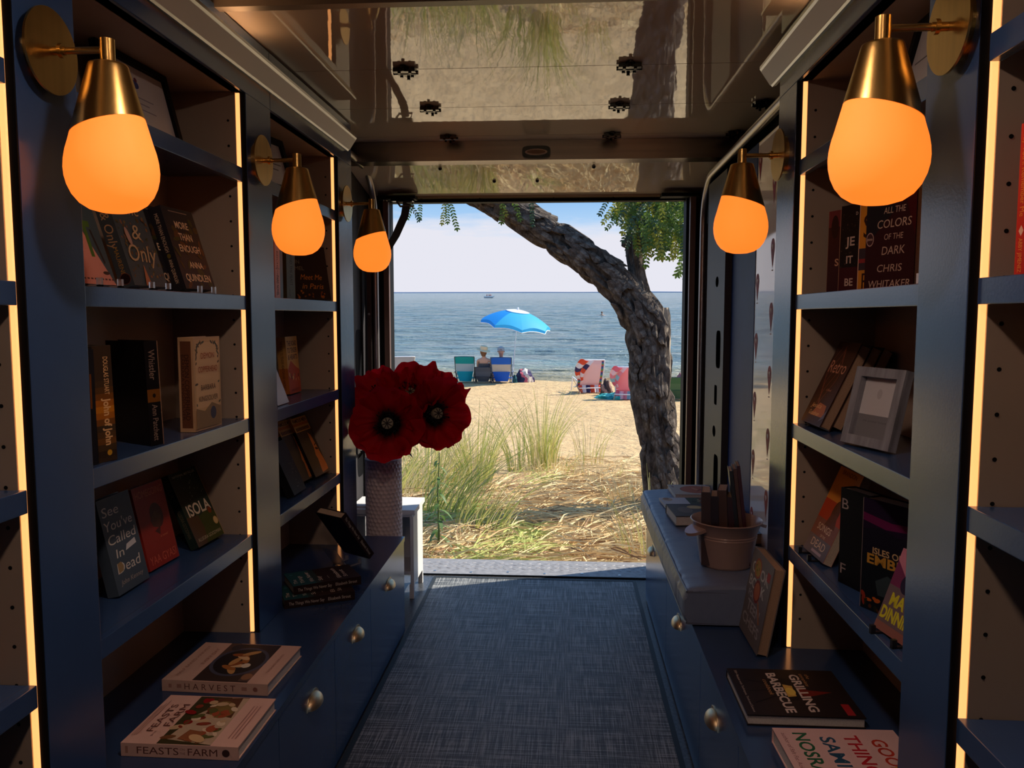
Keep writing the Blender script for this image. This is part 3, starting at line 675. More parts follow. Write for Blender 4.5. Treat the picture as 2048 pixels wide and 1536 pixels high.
# ---- lying on the left worktop
W, H, T = .236, .281, .030
FOOD = [(196, 150, 92), (168, 106, 50), (220, 186, 140), (150, 84, 40), (120, 96, 52), (176, 60, 40)]
book('cream cookbook with a round dark dish photo, further of two on the left', -.744, 1.903, COUNTER + T + .001, 88, 90, W, H, T, (212, 176, 158), group='cookbooks lying on the worktops', pages=PAGEW, front=
     [('p', rect(.004, H * .20, W - .002, H * .72), (58, 46, 42)), ('p', rect(W * .05, H * .20, W * .4, H * .30), (96, 76, 70)), ('p', rect(W * .62, H * .62, W, H * .72), (90, 70, 62)), ('p', ell(W * .52, H * .46, .088, .074, 32), (74, 78, 96)), ('p', ell(W * .52, H * .46, .078, .065, 32), (36, 32, 34))] +
     [('p', ell(W * (.30 + .055 * i), H * (.46 + .05 * math.sin(i * 2.1)), .026, .010, 12, .5 + i * .6), FOOD[i % 4]) for i in range(9)] + [('p', ell(W * .42, H * .36, .014, .012, 12), (226, 216, 196)), ('p', ell(W * .15, H * .25, .018, .014, 16), (150, 110, 80)), ('p', ell(W * .88, H * .62, .02, .015, 16), (56, 50, 54))] +
     lines(W, H, [('HALF BAKED HARVEST', .905, .030, .78), ('EVERY DAY', .79, .034, .42, .62)], (150, 100, 84)) + lines(W, H, [('TIEGHAN GERARD', .10, .022, .50)], (150, 104, 90)),
     spine=[('t', 'H A R V E S T', .128, T * .5, .016, (112, 72, 62), dict(wmax=.135)), ('p', rect(.018, .010, .026, .020), (176, 130, 114)), ('p', rect(.040, .010, .052, .020), (176, 130, 114)), ('p', ell(.248, T * .5, .006, .006), (150, 100, 86)), ('p', rect(.212, .010, .226, .020), (180, 136, 120))])
W, H, T = .221, .264, .030
rn = random.Random(11)
fr = [('p', rect(.002, H * .24, W - .002, H * .70), (66, 60, 34))] + [('p', [(.0 + W * .02, H * .24), (W * .98, H * .24), (W * .98, H * .40), (W * .6, H * .58), (W * .1, H * .66)], (196, 172, 144)), ('p', [(W * .55, H * .26), (W * .98, H * .30), (W * .96, H * .52), (W * .62, H * .52)], (96, 60, 38)), ('p', ell(W * .72, H * .40, .042, .03, 20, .4), (132, 110, 60))]
for i in range(44): fr.append(('p', ell(W * rn.uniform(.10, .93), H * rn.uniform(.28, .66), rn.uniform(.005, .018), rn.uniform(.004, .011), 9, rn.uniform(0, 3)), [(206, 176, 136), (170, 84, 52), (150, 30, 30), (120, 78, 44), (226, 206, 176), (96, 96, 50), (140, 60, 40)][i % 7]))
fr += [('p', [(W * .05, H * .42), (W * .24, H * .38), (W * .28, H * .52), (W * .10, H * .56)], (150, 92, 56)), ('p', ell(W * .12, H * .40, .024, .012, 14, 1.), (214, 178, 130))]
fr += lines(W, H, [('FEASTS', .855, .062, .56, .50), ('FARM', .755, .062, .46, .56), ('ON THE', .80, .018, .10, .18)], (110, 66, 54)) + [('p', rect(.03, H * (.93 + .018 * i), W * (.86 - .06 * i), H * (.936 + .018 * i)), (190, 148, 134)) for i in range(3)] + [('p', rect(.03, H * (.07 + .03 * i), W * .8, H * (.078 + .03 * i)), (176, 130, 120)) for i in range(3)]
book('white cookbook with a farm table photo, nearest on the left worktop', -.698, 1.610, COUNTER + T + .001, 89.5, 90, W, H, T, (226, 186, 170), group='cookbooks lying on the worktops', pages=PAGEW, front=fr,
     spine=[('t', 'FEASTS', .083, T * .5, .016, (104, 60, 50), dict(wmax=.094)), ('t', 'FARM', .184, T * .5, .016, (104, 60, 50), dict(wmax=.066)), ('t', 'ON', .139, T * .66, .005, (150, 100, 84), {}), ('t', 'THE', .139, T * .36, .005, (150, 100, 84), {}), ('p', ell(.236, T * .5, .0085, .0085), (70, 48, 46)), ('p', rect(.010, .007, .016, .023), (190, 140, 120))])
# ---- left far bookcase
T = .042
book('pink spined paperback with dark lettering under the middle left lamp', -.952, 2.640, SA, 178, 0, .14, .21, T, (212, 148, 128), hard=False, group=G2, spine=[('t', 'REICHL', .085, T * .5, .013, (60, 42, 40), {}), ('p', rect(.112, .004, .1135, T - .004), (90, 60, 56)), ('t', 'THE', .125, T * .5, .008, (60, 42, 40), dict(shear=.2)), ('t', 'PARIS NOVEL', .168, T * .5, .018, (48, 36, 36), dict(wmax=.066, bold=.02))])
book('dark book squeezed between the pink and the green spines', -.960, 2.690, SA, 178, 0, .14, .225, .034, (28, 34, 34), group=G2)
T = .055
book('pale green hardcover spine right of the pink spine', -.952, 2.790, SA, 168, 0, .15, .235, T, (96, 110, 88), group=G2, spine=[('t', 'AND THE FEAST', .135, T * .55, .016, (50, 54, 46), dict(wmax=.105)), ('p', rect(.0, T - .003, .235, T), (150, 150, 120)), ('p', rect(.20, .018, .226, .021), (70, 70, 60))])
W, H = .150, .215
book('dark paperback with orange script, below the middle left lamp', -1.03, 3.03, SA, 46, 14, W, H, .022, (58, 48, 44), hard=False, group=G2, front=lines(W, H, [('IN', .70, .07, .12, .16), ('MEL', .58, .07, .26, .20)], (150, 132, 112)) + lines(W, H, [('Meet Me', .42, .10, .62, .5), ('in Paris', .25, .10, .62, .52)], (232, 150, 70), shear=.3) + blobs(21, 14, .01, .005, W - .01, .035, .003, .007, [(200, 120, 50), (160, 90, 40)]))
W, H, T = .145, .220, .036
book('yellow and red paperback standing alone on the far left bookcase', -1.045, 2.977, SB, 92, 4, W, H, T, (214, 164, 92), hard=False, group=G2, front=[('p', [(0, 0), (W, 0), (W, H * .40), (W * .7, H * .46), (W * .3, H * .58), (0, H * .42)], (196, 84, 54))] + lines(W, H, [('THE ROAD', .88, .085, .80), ('TO TENDER', .76, .085, .82), ('& HEARTS', .64, .085, .78)], (70, 44, 34), bold=.02) + blobs(12, 16, .01, .05, W - .01, H * .38, .004, .010, [(226, 168, 100), (232, 180, 120), (90, 40, 34)]) + lines(W, H, [('ANNIE HARTNETT', .06, .04, .70)], (120, 44, 34)),
     spine=[('p', rect(H * .55, 0, H, T), (190, 112, 50)), ('t', 'THE ROAD TO TENDER HEARTS', .075, T * .5, .010, (74, 46, 34), dict(wmax=.12)), ('t', 'ANNIE HARTNETT', .17, T * .5, .010, (74, 46, 34), dict(wmax=.07))])
book('pale booklet leaning at the near end of a far-bookcase shelf', -.955, 2.60, SB, 92, 20, .12, .16, .006, (186, 182, 178), hard=False, group=G2)
W, H, T = .150, .250, .042
def famous(label, x, y):
    book(label, x, y, SC, 86, 24, W, H, T, (86, 74, 58), group=G2, front=[('p', rect(0, H * .76, W, H), (226, 172, 90)), ('p', rect(0, H * .86, W, H * .905), (206, 120, 40)), ('p', [(W * .66, H * .72), (W * .80, H * .66), (W, H * .12), (W * .98, H * .04), (W * .55, H * .02), (W * .62, H * .26), (W * .58, H * .32), (W * .66, H * .45)], (216, 136, 74)), ('p', ell(W * .80, H * .42, .013, .005, 14, -.2), (60, 40, 30)), ('p', [(W * .72, H * .47), (W * .90, H * .50), (W * .90, H * .515), (W * .74, H * .49)], (70, 44, 32))] +
         lines(W, H, [('FAMOUS MEN', .945, .058, .86)], (76, 40, 30), bold=.03) + [('p', rect(W * (.09 + .085 * i), H * .775, W * (.15 + .085 * i), H * .83), (76, 40, 30)) for i in range(10)], spine=[('p', rect(0, 0, H * .22, T), (206, 140, 60)), ('p', rect(.010, T * .38, .046, T * .62), (150, 92, 50)), ('p', rect(H * .22, 0, H, T), (20, 16, 18)), ('t', 'FAMOUS MEN', .150, T * .5, .018, (176, 74, 52), dict(wmax=.125, bold=.03)), ('p', ell(.232, T * .5, .007, .006), (130, 110, 96)), ('p', ell(.232, T * .5, .005, .004), (20, 16, 18))])
famous('dark hardcover with half a face and yellow top band, front copy', -.978, 3.058)
famous('dark hardcover with yellow top band, copy behind and left of its twin', -1.000, 2.952)
book('black speckled book low beside the far left stile, left of the half-face books', -.962, 2.76, SC, 90, 24, .13, .20, .03, (24, 24, 26), group=G2, front=blobs(31, 30, .06, .01, .125, .12, .0008, .0016, [(150, 146, 136)]))
W, H, T = .150, .232, .029
def things(label, x, y, z, phi, lean, rest=True):
    return book(label, x, y, z, phi, lean, W, H, T, (44, 30, 28), group='three copies of one dark novel on the left worktop', pages=PAGES, front=[('p', rect(0, H * .62, W, H), (34, 78, 84)), ('p', rect(0, H * .58, W, H * .66), (40, 56, 58))] + lines(W, H, [('The', .93, .058, .30, .30), ('Things', .835, .058, .52, .40), ('We Never', .70, .062, .72, .50), ('Say', .575, .062, .30, .30), ('Elizabeth', .30, .062, .72, .50), ('Strout', .20, .062, .52, .42)], (214, 200, 184)) + [('p', rect(W * .2, H * .44, W * .4, H * .445), (190, 170, 150)), ('p', ell(W * .8, H * .92, .006, .006), (60, 110, 120))],
         spine=[('t', 'The Things We Never Say', .072, T * .5, .0105, (200, 190, 180), dict(wmax=.115)), ('t', 'Elizabeth Strout', .180, T * .5, .0105, (200, 190, 180), dict(wmax=.075))])
things('dark novel lying on the left worktop, lower of two stacked copies', -.705, 2.600, COUNTER + T + .001, 117, 90)
things('dark teal-topped novel lying on the left worktop, upper of two stacked copies', -.700, 2.665, COUNTER + 2 * T + .0025, 122, 90)
things('dark novel tilted on a stand near the vase, spine showing', -.735, 3.00, COUNTER + .022, 146, 36)
# ---- right bookcase, eye-level shelf (fanned copies facing the aisle)
W, H = .142, .208
P_ = -69
def col_book(label, x, y, cover, front): book(label, x, y, SA, P_, .5, W, H, .030, cover, front=front, group=G3, rough=.3)
col_book('dark maroon hardcover at the far left of the fanned row', .676, 2.139, (58, 22, 26), [('p', rect(.0, H * .80, W, H), (110, 46, 52)), ('p', ell(.025, H * .80, .014, .03, 16), (34, 16, 20))] + lines(W, H, [('S', .37, .085, .10, .25)], (196, 150, 120), bold=.02) + [('p', rect(0, 0, .0015, H), (150, 110, 90))])
col_book('black patterned hardcover with white capitals, second in the fanned row', .674, 2.038, (24, 18, 18), blobs(17, 60, .004, .01, .07, H - .01, .001, .003, [(60, 50, 34), (44, 40, 30), (70, 52, 44)]) + [('p', rect(0, 0, W, H * .28), (64, 16, 20))] + lines(W, H, [('D', .89, .035, .05, .40), ('JE', .58, .10, .22, .26), ('IT', .37, .085, .16, .26), ('BE', .11, .085, .20, .26)], (200, 176, 160), bold=.02) + [('p', rect(0, 0, .0015, H), (170, 130, 100))])
col_book('golden hardcover with huge black letters, third in the fanned row', .677, 1.922, (206, 134, 40), [('p', rect(0, H * .22, W, H * .46), (60, 46, 52)), ('p', rect(0, H * .30, W, H * .345), (140, 44, 44))] + lines(W, H, [('S', .70, .26, .22, .21), ('R', .10, .18, .20, .20)], (52, 24, 18)) + [('p', rect(0, 0, .002, H), (226, 190, 160))])
col_book('dark red hardcover fully facing out at the front of the fanned row', .665, 1.845, (52, 18, 22), [('p', [(0, H * .45), (W * .6, H * .8), (W * .5, H), (0, H)], (30, 26, 32)), ('p', [(W * .75, H), (W, H * .5), (W, H)], (70, 12, 16)), ('p', ell(.013, H * .52, .0115, .015), (190, 160, 150)), ('p', ell(.013, H * .52, .0095, .0128), (70, 40, 44))] + lines(W, H, [('ALL THE', .80, .065, .44, .58), ('COLORS', .665, .085, .68, .58), ('OF THE', .53, .06, .38, .58), ('DARK', .39, .085, .46, .58), ('CHRIS', .21, .075, .50, .52), ('WHITAKER', .05, .075, .84, .52)], (196, 170, 150), shear=.12) + lines(W, H, [('JENNA', .52, .022, .12, .09)], (200, 176, 160), bold=.02))
bxo('price_tag', (.668, .674, 1.560, 1.585, SA, SA + .022), WHITEP); tag(bpy.data.objects['price_tag'], 'small white tag at the right end of the fanned book row', 'tag')
# ---- right bookcase, second shelf: three copies leaning, then a picture frame
W, H, T = .146, .240, .030
rn = random.Random(2)
sw = []
for k in range(7):
    x0 = W * (.2 + .09 * k); pts = []
    for i in range(15): 
        u_ = i / 14; pts.append((x0 + .02 * math.sin(u_ * 7 + k), H * (.15 + .8 * u_)))
    sw.append(('p', pts + [(p[0] + .0012, p[1]) for p in pts[::-1]], (176, 104, 76)))
fr = sw[:5] + lines(W, H, [('Retro', .70, .15, .78, .5)], (206, 150, 124)) + lines(W, H, [('A Novel', .42, .03, .24, .6)], (190, 130, 100), shear=.2) + [('p', [(W * .30, H * .10), (W * .95, H * .10), (W * .85, H * .24), (W * .5, H * .26)], (190, 112, 60)), ('p', [(W * .70, H * .02), (W * .98, H * .10), (W * .98, H * .20), (W * .8, H * .05)], (110, 106, 120))] + lines(W, H, [('Jessica', .22, .05, .50, .4), ('Goodman', .13, .05, .50, .45)], (236, 190, 120), shear=.3)
FX = book_frame(0, 0, 0, -88, 25); off = FX.col[1].to_3d()
for k, lb in enumerate(('brown hardcover with pink swirls leaning left of the grey picture frame', 'dark hardcover leaning directly behind the brown swirled book', 'dark hardcover leaning furthest back, behind two others')):
    p = Vector((.658, 2.262, 0)) + off * (T + .004) * k
    book(lb, p.x, p.y, SB + T * math.sin(R(25)) + off.z * 0, -88, 25, W, H - .006 * k, T, (66, 38, 30) if k == 0 else (26, 20, 20), front=fr if k == 0 else (), group=G3, pages=PAGEB, rest=False)
# small grey frame
W, H, T = .158, .182, .022
pf = empty('picture_frame', label='small grey wood picture frame with a pale sea photo', cat='picture frame', mw=book_frame(.652, 1.925, SB + .006, -71, 13))
GW = mat('grey_wood', (.27, .285, .32), .5, noise_scale=40, noise_amt=.35, stretch=(1, 1, .15), bump=.2, bump_scale=60)
fw = .022
for nm, d in (('frame_rail', (0, W, 0, T, 0, fw)), ('frame_rail', (0, W, 0, T, H - fw, H)), ('frame_stile', (0, fw, 0, T, fw, H - fw)), ('frame_stile', (W - fw, W, 0, T, fw, H - fw))): bxo(nm, d, GW, pf, bevel=.0012)
bm = new(); box(bm, fw, W - fw, T - .006, T - .003, fw, H - fw); ph = obj('photo', bm, mat('pale_photo', (.62, .63, .66), .25), pf)
sheet([('p', rect(fw, fw, W - fw, fw + .052), (128, 130, 136)), ('t', 'the summer breeze', W * .5, fw + .038, .006, (100, 104, 112), dict(wmax=.075, shear=.3)), ('p', ell(W * .48, H * .68, .008, .012, 16), (182, 182, 188))], lambda a, b, l: (a, T - .0062 - l, b), 'photo_print', ph)
bxo('strut', (W * .45, W * .55, T, T + .05, .0, .004), GW, pf)
# ---- right bookcase, third shelf
W, H = .154, .250
book('orange paperback with grey foot leaning at the left end of the third shelf', .668, 2.238, SC, -88, 23, W, H, .024, (196, 92, 40), hard=False, group=G3, front=[('p', rect(0, H * .62, W, H), (214, 138, 50)), ('p', rect(0, H * .40, W, H * .62), (190, 66, 36)), ('p', rect(0, H * .20, W, H * .40), (140, 88, 74)), ('p', rect(0, 0, W, H * .20), (112, 104, 112)), ('p', ell(W * .62, H * .52, .024, .034, 18), (92, 50, 28)), ('p', [(W * .40, H * .35), (W * .85, H * .35), (W * .74, H * .5), (W * .5, H * .5)], (104, 54, 30))] + lines(W, H, [('BRANDON', .95, .05, .62)], (96, 40, 24)) + lines(W, H, [('SONGS', .31, .075, .60, .48), ('OF THE', .225, .03, .22, .55), ('DEAD', .13, .085, .62, .52)], (232, 206, 176)) + [('p', rect(W * .35, H * .03, W * .80, H * .06), (190, 170, 180))])
W, H = .150, .236
book('black hardcover with two large white letters beside the orange paperback', .676, 1.975, SC, -72, 0, W, H, .040, (16, 14, 16), group=G3, front=lines(W, H, [('B', .84, .11, .16, .12), ('F', .16, .11, .13, .11)], (176, 160, 156)))
W, H = .160, .250
fr = [('p', rect(0, H * .72, W, H), (34, 22, 48)), ('p', [(0, H * .80), (W * .4, H * .76), (W, H * .80), (W, H * .86), (W * .5, H * .83), (0, H * .87)], (104, 28, 78)), ('p', [(0, H * .72), (W * .3, H * .76), (W * .6, H * .72), (W, H * .75), (W, H * .5), (0, H * .5)], (26, 24, 40)), ('p', rect(0, 0, W, H * .5), (20, 26, 34)), ('p', [(W * .25, H * .28), (W * .45, H * .36), (W * .70, H * .30), (W * .68, H * .18), (W * .30, H * .16)], (52, 66, 72))] + blobs(9, 22, .005, .0, W - .01, H * .16, .004, .011, [(150, 54, 36), (196, 96, 30), (40, 44, 30), (84, 50, 30)]) + lines(W, H, [('ISLES OF', .55, .055, .50, .44)], (206, 176, 130), bold=.02) + lines(W, H, [('EMBER', .47, .085, .80, .50)], (198, 150, 60), bold=.03) + lines(W, H, [('E', .13, .05, .06), ('S F', .06, .05, .22)], (120, 100, 84)) + [('p', rect(0, 0, .0016, H), (130, 120, 120))]
book('dark purple fantasy hardcover with gold lettering on the third shelf', .668, 1.805, SC, -64, 0, W, H, .050, (22, 20, 26), front=fr, group=G3)
W, H = .13, .175
book('purple paperback with fat yellow lettering, cut off by the near right stile', .648, 1.672, SC, -80, 20, W, H, .018, (112, 92, 96), hard=False, group=G3, front=[('p', rect(0, H * .55, W, H), (120, 40, 84)), ('p', ell(W * .4, H * .62, .02, .02, 18), (40, 24, 56)), ('p', ell(W * .75, H * .62, .02, .02, 18), (40, 24, 56)), ('p', [(0, H * .85), (W * .3, H * .7), (W * .4, H), (0, H)], (206, 130, 150))] + lines(W, H, [('MA', .40, .14, .38, .34), ('DINNING', .22, .14, .92, .5)], (214, 206, 40), bold=.04) + [('p', rect(0, 0, W, H * .10), (150, 96, 84))])
# ---- right worktop
W, H, T = .223, .254, .032
fr = lines(W, H, [('COOK', .80, .12, .82, .50), ('BOOK', .63, .12, .74, .45)], (200, 196, 190), bold=.02) + lines(W, H, [('FOR', .49, .07, .30, .3), ('TEEN', .36, .12, .60, .5), ('CHEFS', .19, .12, .80, .5)], (176, 172, 172), bold=.02)
fr += [('p', ell(W * .36, H * .82, .036, .030, 24), (170, 84, 60)), ('p', ell(W * .36, H * .82, .029, .024, 24), (176, 146, 62)), ('p', ell(W * .50, H * .58, .034, .034, 24), (132, 46, 36)), ('p', ell(W * .50, H * .58, .026, .026, 24), (190, 104, 60)), ('p', rect(W * .80, H * .80, W * .93, H * .90), (176, 56, 52)), ('p', [(W * .60, H * .50), (W * .66, H * .5), (W * .86, H * .30), (W * .80, H * .28)], (170, 110, 70))] + blobs(14, 12, W * .25, H * .75, W * .47, H * .9, .004, .007, [(206, 130, 60), (120, 120, 40)])
book('grey cookbook with pasta bowls standing against the far right stile', .540, 2.441, COUNTER + .001, -89.5, 10, W, H, T, (118, 112, 112), front=fr, pages=PAGEB, group='cookbooks on the right worktop')
W, H, T = .249, .272, .026
fr = [('p', ell(W * .45, H * .46, .062, .045, 24), (22, 18, 18)), ('p', [(W * .35, H * .45), (W * .62, H * .44), (W * .60, H * .52), (W * .38, H * .53)], (216, 170, 80)), ('p', ell(W * .50, H * .49, .02, .012, 14), (232, 200, 90)), ('p', [(W * .34, H * .56), (W * .58, H * .56), (W * .60, H * .64), (W * .50, H * .86), (W * .47, H * .66)], (120, 34, 22)), ('p', rect(W * .74, H * .86, W * .96, H * .93), (168, 40, 44))] + [('p', [(W * (.25 + .25 * k), H * .12), (W * (.27 + .25 * k), H * .12), (W * (.36 + .12 * k), H * .36), (W * (.34 + .12 * k), H * .36)], (12, 10, 10)) for k in range(3)]
fr += lines(W, H, [('GRILLING', .60, .085, .80, .52), ('BARBECUE', .395, .085, .86, .52)], (214, 196, 184), bold=.03, shear=-.1) + lines(W, H, [('the', .73, .035, .10, .16), ('complete', .68, .035, .28, .24), ('cookbook', .31, .04, .34, .42)], (190, 140, 90), shear=.2) + lines(W, H, [('500+ Recipes with Techniques, Tools and Science', .075, .022, .90)], (190, 174, 160))
book('dark brown barbecue cookbook lying on the right worktop', .432, 2.085, COUNTER + T + .001, -90, 90, W, H, T, (40, 30, 27), front=fr, pages=PAGEW, group='cookbooks on the right worktop')
W, H, T = .225, .267, .034
fr = [('t', 'GOOD', W * .50, H * .80, H * .115, (196, 60, 40), dict(wmax=W * .62, bold=.02)), ('t', 'THINGS', W * .52, H * .60, H * .115, (190, 40, 50), dict(wmax=W * .80, bold=.02)), ('t', 'SAMIN', W * .52, H * .40, H * .115, (44, 84, 110), dict(wmax=W * .72, bold=.02)), ('t', 'NOSRAT', W * .52, H * .20, H * .115, (40, 100, 66), dict(wmax=W * .86, bold=.02)), ('t', 'author of Salt Fat Acid Heat', W * .5, H * .065, H * .035, (140, 90, 90), dict(wmax=W * .8, shear=.2)), ('p', ell(W * .74, H * .80, .018, .014, 16), (214, 150, 40))]
book('pink-white cookbook with rainbow lettering in the lower right corner', .470, 1.763, COUNTER + T + .001, -88.5, 90, W, H, T, (222, 184, 178), front=fr, pages=PAGEW, group='cookbooks on the right worktop')
# ---- right near bookcase
T = .026
book('bright red spined paperback on the shelf at the right picture edge', .668, 1.224, SA, 0, 0, .135, .222, T, (196, 26, 34), hard=False, spine=[('t', "Say You'll Remember Me", .075, T * .5, .012, (226, 150, 60), dict(wmax=.12)), ('p', [(.148, T * .5), (.156, T * .25), (.164, T * .5), (.156, T * .75)], (232, 200, 180)), ('t', 'ABBY JIMENEZ', .192, T * .5, .010, (232, 160, 80), dict(wmax=.050))])
book('second red paperback standing beside the red spine at the picture edge', .672, 1.194, SA, 0, 0, .135, .215, T, (176, 22, 30), hard=False)
for k, lb in enumerate(('lowest', 'second', 'middle', 'fourth', 'topmost')):
    book('cream spined paperback lying flat, %s of a stack of five at right edge' % lb, .666 + .004 * (k % 2), 0.975 - .004 * (k % 3), SB + .0275 * (k + 1), 0, 90, .14, .21, .0268, (222, 176, 138), hard=False, group='stack of five cream paperbacks', spine=[('t', 'TAR', .030, .0134, .0105, (60, 40, 30), dict(wmax=.034, bold=.01))])
    # spine lettering, reads along the aisle
book('orange-red book lying low at the left picture edge', -1.02, 1.18, SC, 90, 90, .09, .13, .03, (196, 84, 40), hard=False)
# ---- framed notices on the top shelves
def frame_obj(label, x, y, phi, lean, W, H, fw, fm, art):
    T = .018
    o = empty('notice_frame', label=label, cat='picture frame', mw=book_frame(x, y, SH[0] + .001 + T * math.sin(R(lean)), phi, lean))
    for d in ((0, W, 0, T, 0, fw), (0, W, 0, T, H - fw, H), (0, fw, 0, T, fw, H - fw), (W - fw, W, 0, T, fw, H - fw)): bxo('frame_bar', d, fm, o, bevel=.001)
    bm = new(); box(bm, fw, W - fw, .010, .013, fw, H - fw); s_ = obj('paper_sheet', bm, mat('white_sheet', (.62, .60, .60), .3), o)
    sheet(art(W, H), lambda a, b, l: (a, .0099 - l, b), 'sheet_print', s_)
frame_obj('black framed white notice with small blue emblem on the top left shelf', -1.03, 1.83, 88, 14, .31, .215, .018, BLACK, lambda W, H: [('p', ell(W * .48, H * .70, .016, .011, 16), (74, 84, 140)), ('p', ell(W * .50, H * .76, .007, .006, 12), (110, 60, 80))] + [('p', rect(W * .30, H * (.54 - .07 * i), W * (.70 - .08 * (i % 2)), H * (.555 - .07 * i)), (150, 146, 160)) for i in range(3)] + [('p', rect(W * .62, H * .22, W * .85, H * .225), (110, 106, 110)), ('p', rect(W * .15, H * .22, W * .40, H * .225), (110, 106, 110))])
bxo('card_pack', (-1.13, -1.11, 2.19, 2.22, SH[0], SH[0] + .15), mat('tan_card', (.35, .27, .2), .6)); tag(bpy.data.objects['card_pack'], 'tan card standing behind the black framed notice', 'card')
frame_obj('black framed white sign on the top shelf of the far left bookcase', -1.0, 2.62, 80, 16, .24, .20, .022, BLACK, lambda W, H: [('p', rect(W * .2, H * .5, W * .8, H * .52), (120, 116, 116)), ('p', rect(W * .3, H * .4, W * .7, H * .42), (120, 116, 116))])
frame_obj('dark frame on the top shelf behind the largest right lamp', .70, 1.83, -92, 14, .20, .20, .022, BLACK, lambda W, H: [('p', rect(W * .2, H * .5, W * .8, H * .52), (120, 116, 116))])
# ---- clear acrylic book stands
ACR = mat('clear_acrylic', (.75, .75, .78), .1); ACR.node_tree.nodes['Principled BSDF'].inputs['Transmission Weight'].default_value = .7
def stand(label, x, y, z, phi, m=ACR, lean=20, d=.05):
    o = empty('book_stand', label=label, cat='book stand', group='small book stands', mw=book_frame(x, y, z, phi, 0))
    for k in (0, .075):
        bm = new(); box(bm, k, k + .008, -.010, .0, .0002, .018); box(bm, k, k + .008, -.010, d, .0, .004); obj('prong', bm, m, o)
    bm = new(); l = R(lean); prism(bm, [(d - .003, .002), (d, .002), (d + .10 * math.sin(l), .10 * math.cos(l)), (d - .003 + .10 * math.sin(l), .10 * math.cos(l))], 'x', .0, .083); obj('back_rest', bm, m, o)
CLIP = mat('black_wire', (.02, .02, .022), .3)
stand('clear stand under the pink and teal paperback', -.940, 1.56, SA, 90, d=.038); stand('clear stand under the paperback with looping gold script', -.940, 1.765, SA, 90, d=.048); stand('clear stand under the charcoal hardcover', -.940, 2.005, SA, 88, d=.09)
stand('black wire stand under the leaning orange paperback', .655, 2.212, SC, -88, CLIP, d=.045); stand('black wire stand under the purple paperback', .640, 1.650, SC, -80, CLIP, d=.036)
stand('clear stand holding the tilted dark novel on the left worktop', -.79, 2.985, COUNTER + .0005, 146, lean=36, d=.06)

# ================================================================== BENCH
CUSH = mat('satin_cushion', (.165, .21, .315), .42, noise_scale=25, noise_amt=.06, bump=.12, bump_scale=260, stretch=(1, 1, 1))
cu = empty('seat_cushion', (.548, 3.15, COUNTER + .001), 'long slate blue padded seat cushion with piping on the right bench', 'cushion')
def cushion_mesh():
    bm = new(); nx, ny, nz = 16, 120, 8; hx, hy, hz = .172, .716, .115
    # superellipsoid-like rounded slab: sweep the cross-section along y
    sec = []
    r_ = .020
    def arc(cx, cz, a0, a1, n=5): return [(cx + r_ * math.cos(R(a0 + (a1 - a0) * i / n)), cz + r_ * math.sin(R(a0 + (a1 - a0) * i / n))) for i in range(n + 1)]
    sec += arc(-hx + r_, r_, 180, 270); sec += [(-hx + r_ + (2 * hx - 2 * r_) * i / 10, 0) for i in range(1, 10)]
    sec += arc(hx - r_, r_, 270, 360); sec += [(hx, r_ + (hz - 2 * r_) * i / 8) for i in range(1, 8)]
    sec += arc(hx - r_, hz - r_, 0, 90); sec += [(hx - r_ - (2 * hx - 2 * r_) * i / 18, hz) for i in range(1, 18)]
    sec += arc(-hx + r_, hz - r_, 90, 180); sec += [(-hx, hz - r_ - (hz - 2 * r_) * i / 8) for i in range(1, 8)]
    rings = []
    for j in range(ny + 1):
        v = j / ny; y = -hy + 2 * hy * v
        e_ = min(v, 1 - v) * 2 * hy; k = 1 if e_ > .03 else math.sqrt(max(0, 1 - (1 - e_ / .03) ** 2)) * .10 + .90
        row = []
        for x, z in sec:
            zz = hz / 2 + (z - hz / 2) * k; xx = x * (1 - (1 - k) * .25)
            crown = .010 * (1 - (x / hx) ** 2) * (1 if z > hz * .6 else 0)
            # wrinkles pulled in from the piping
            wr = 0
            if z > hz * .75 or x < -hx * .95:
                edge = math.exp(-((x + hx) / .055) ** 2)
                wr = .0035 * edge * noise.noise((x * 6, y * 26, 3.1)) + .002 * noise.noise((x * 9, y * 7, 1.7))
            nxm = -1 if x < -hx * .95 else 0
            row.append(bm.verts.new((xx + nxm * wr * 1.2 - (.006 if x < -hx * .95 and .2 * hz < z < .8 * hz else 0), y, zz + crown + (wr if z > hz * .75 else 0))))
        rings.append(row)
    n = len(sec)
    for a, c in zip(rings, rings[1:]):
        for i in range(n): bm.faces.new((a[i], a[(i + 1) % n], c[(i + 1) % n], c[i]))
    bm.faces.new(rings[0][::-1]); bm.faces.new(rings[-1])
    return bm
obj('padded_body', cushion_mesh(), CUSH, cu, True)
PIPE = mat('cushion_piping', (.12, .14, .20), .45)
for z in (.010, .108):
    bm = new(); tube(bm, [(-.172 + .006, -.712, z), (-.172 + .003, -.6, z), (-.172 + .003, .6, z), (-.172 + .006, .712, z), (.17, .714, z), (.171, -.713, z), (-.165, -.713, z)], .0042, 8); obj('piping', bm, PIPE, cu, True)
CT = COUNTER + .001 + .125
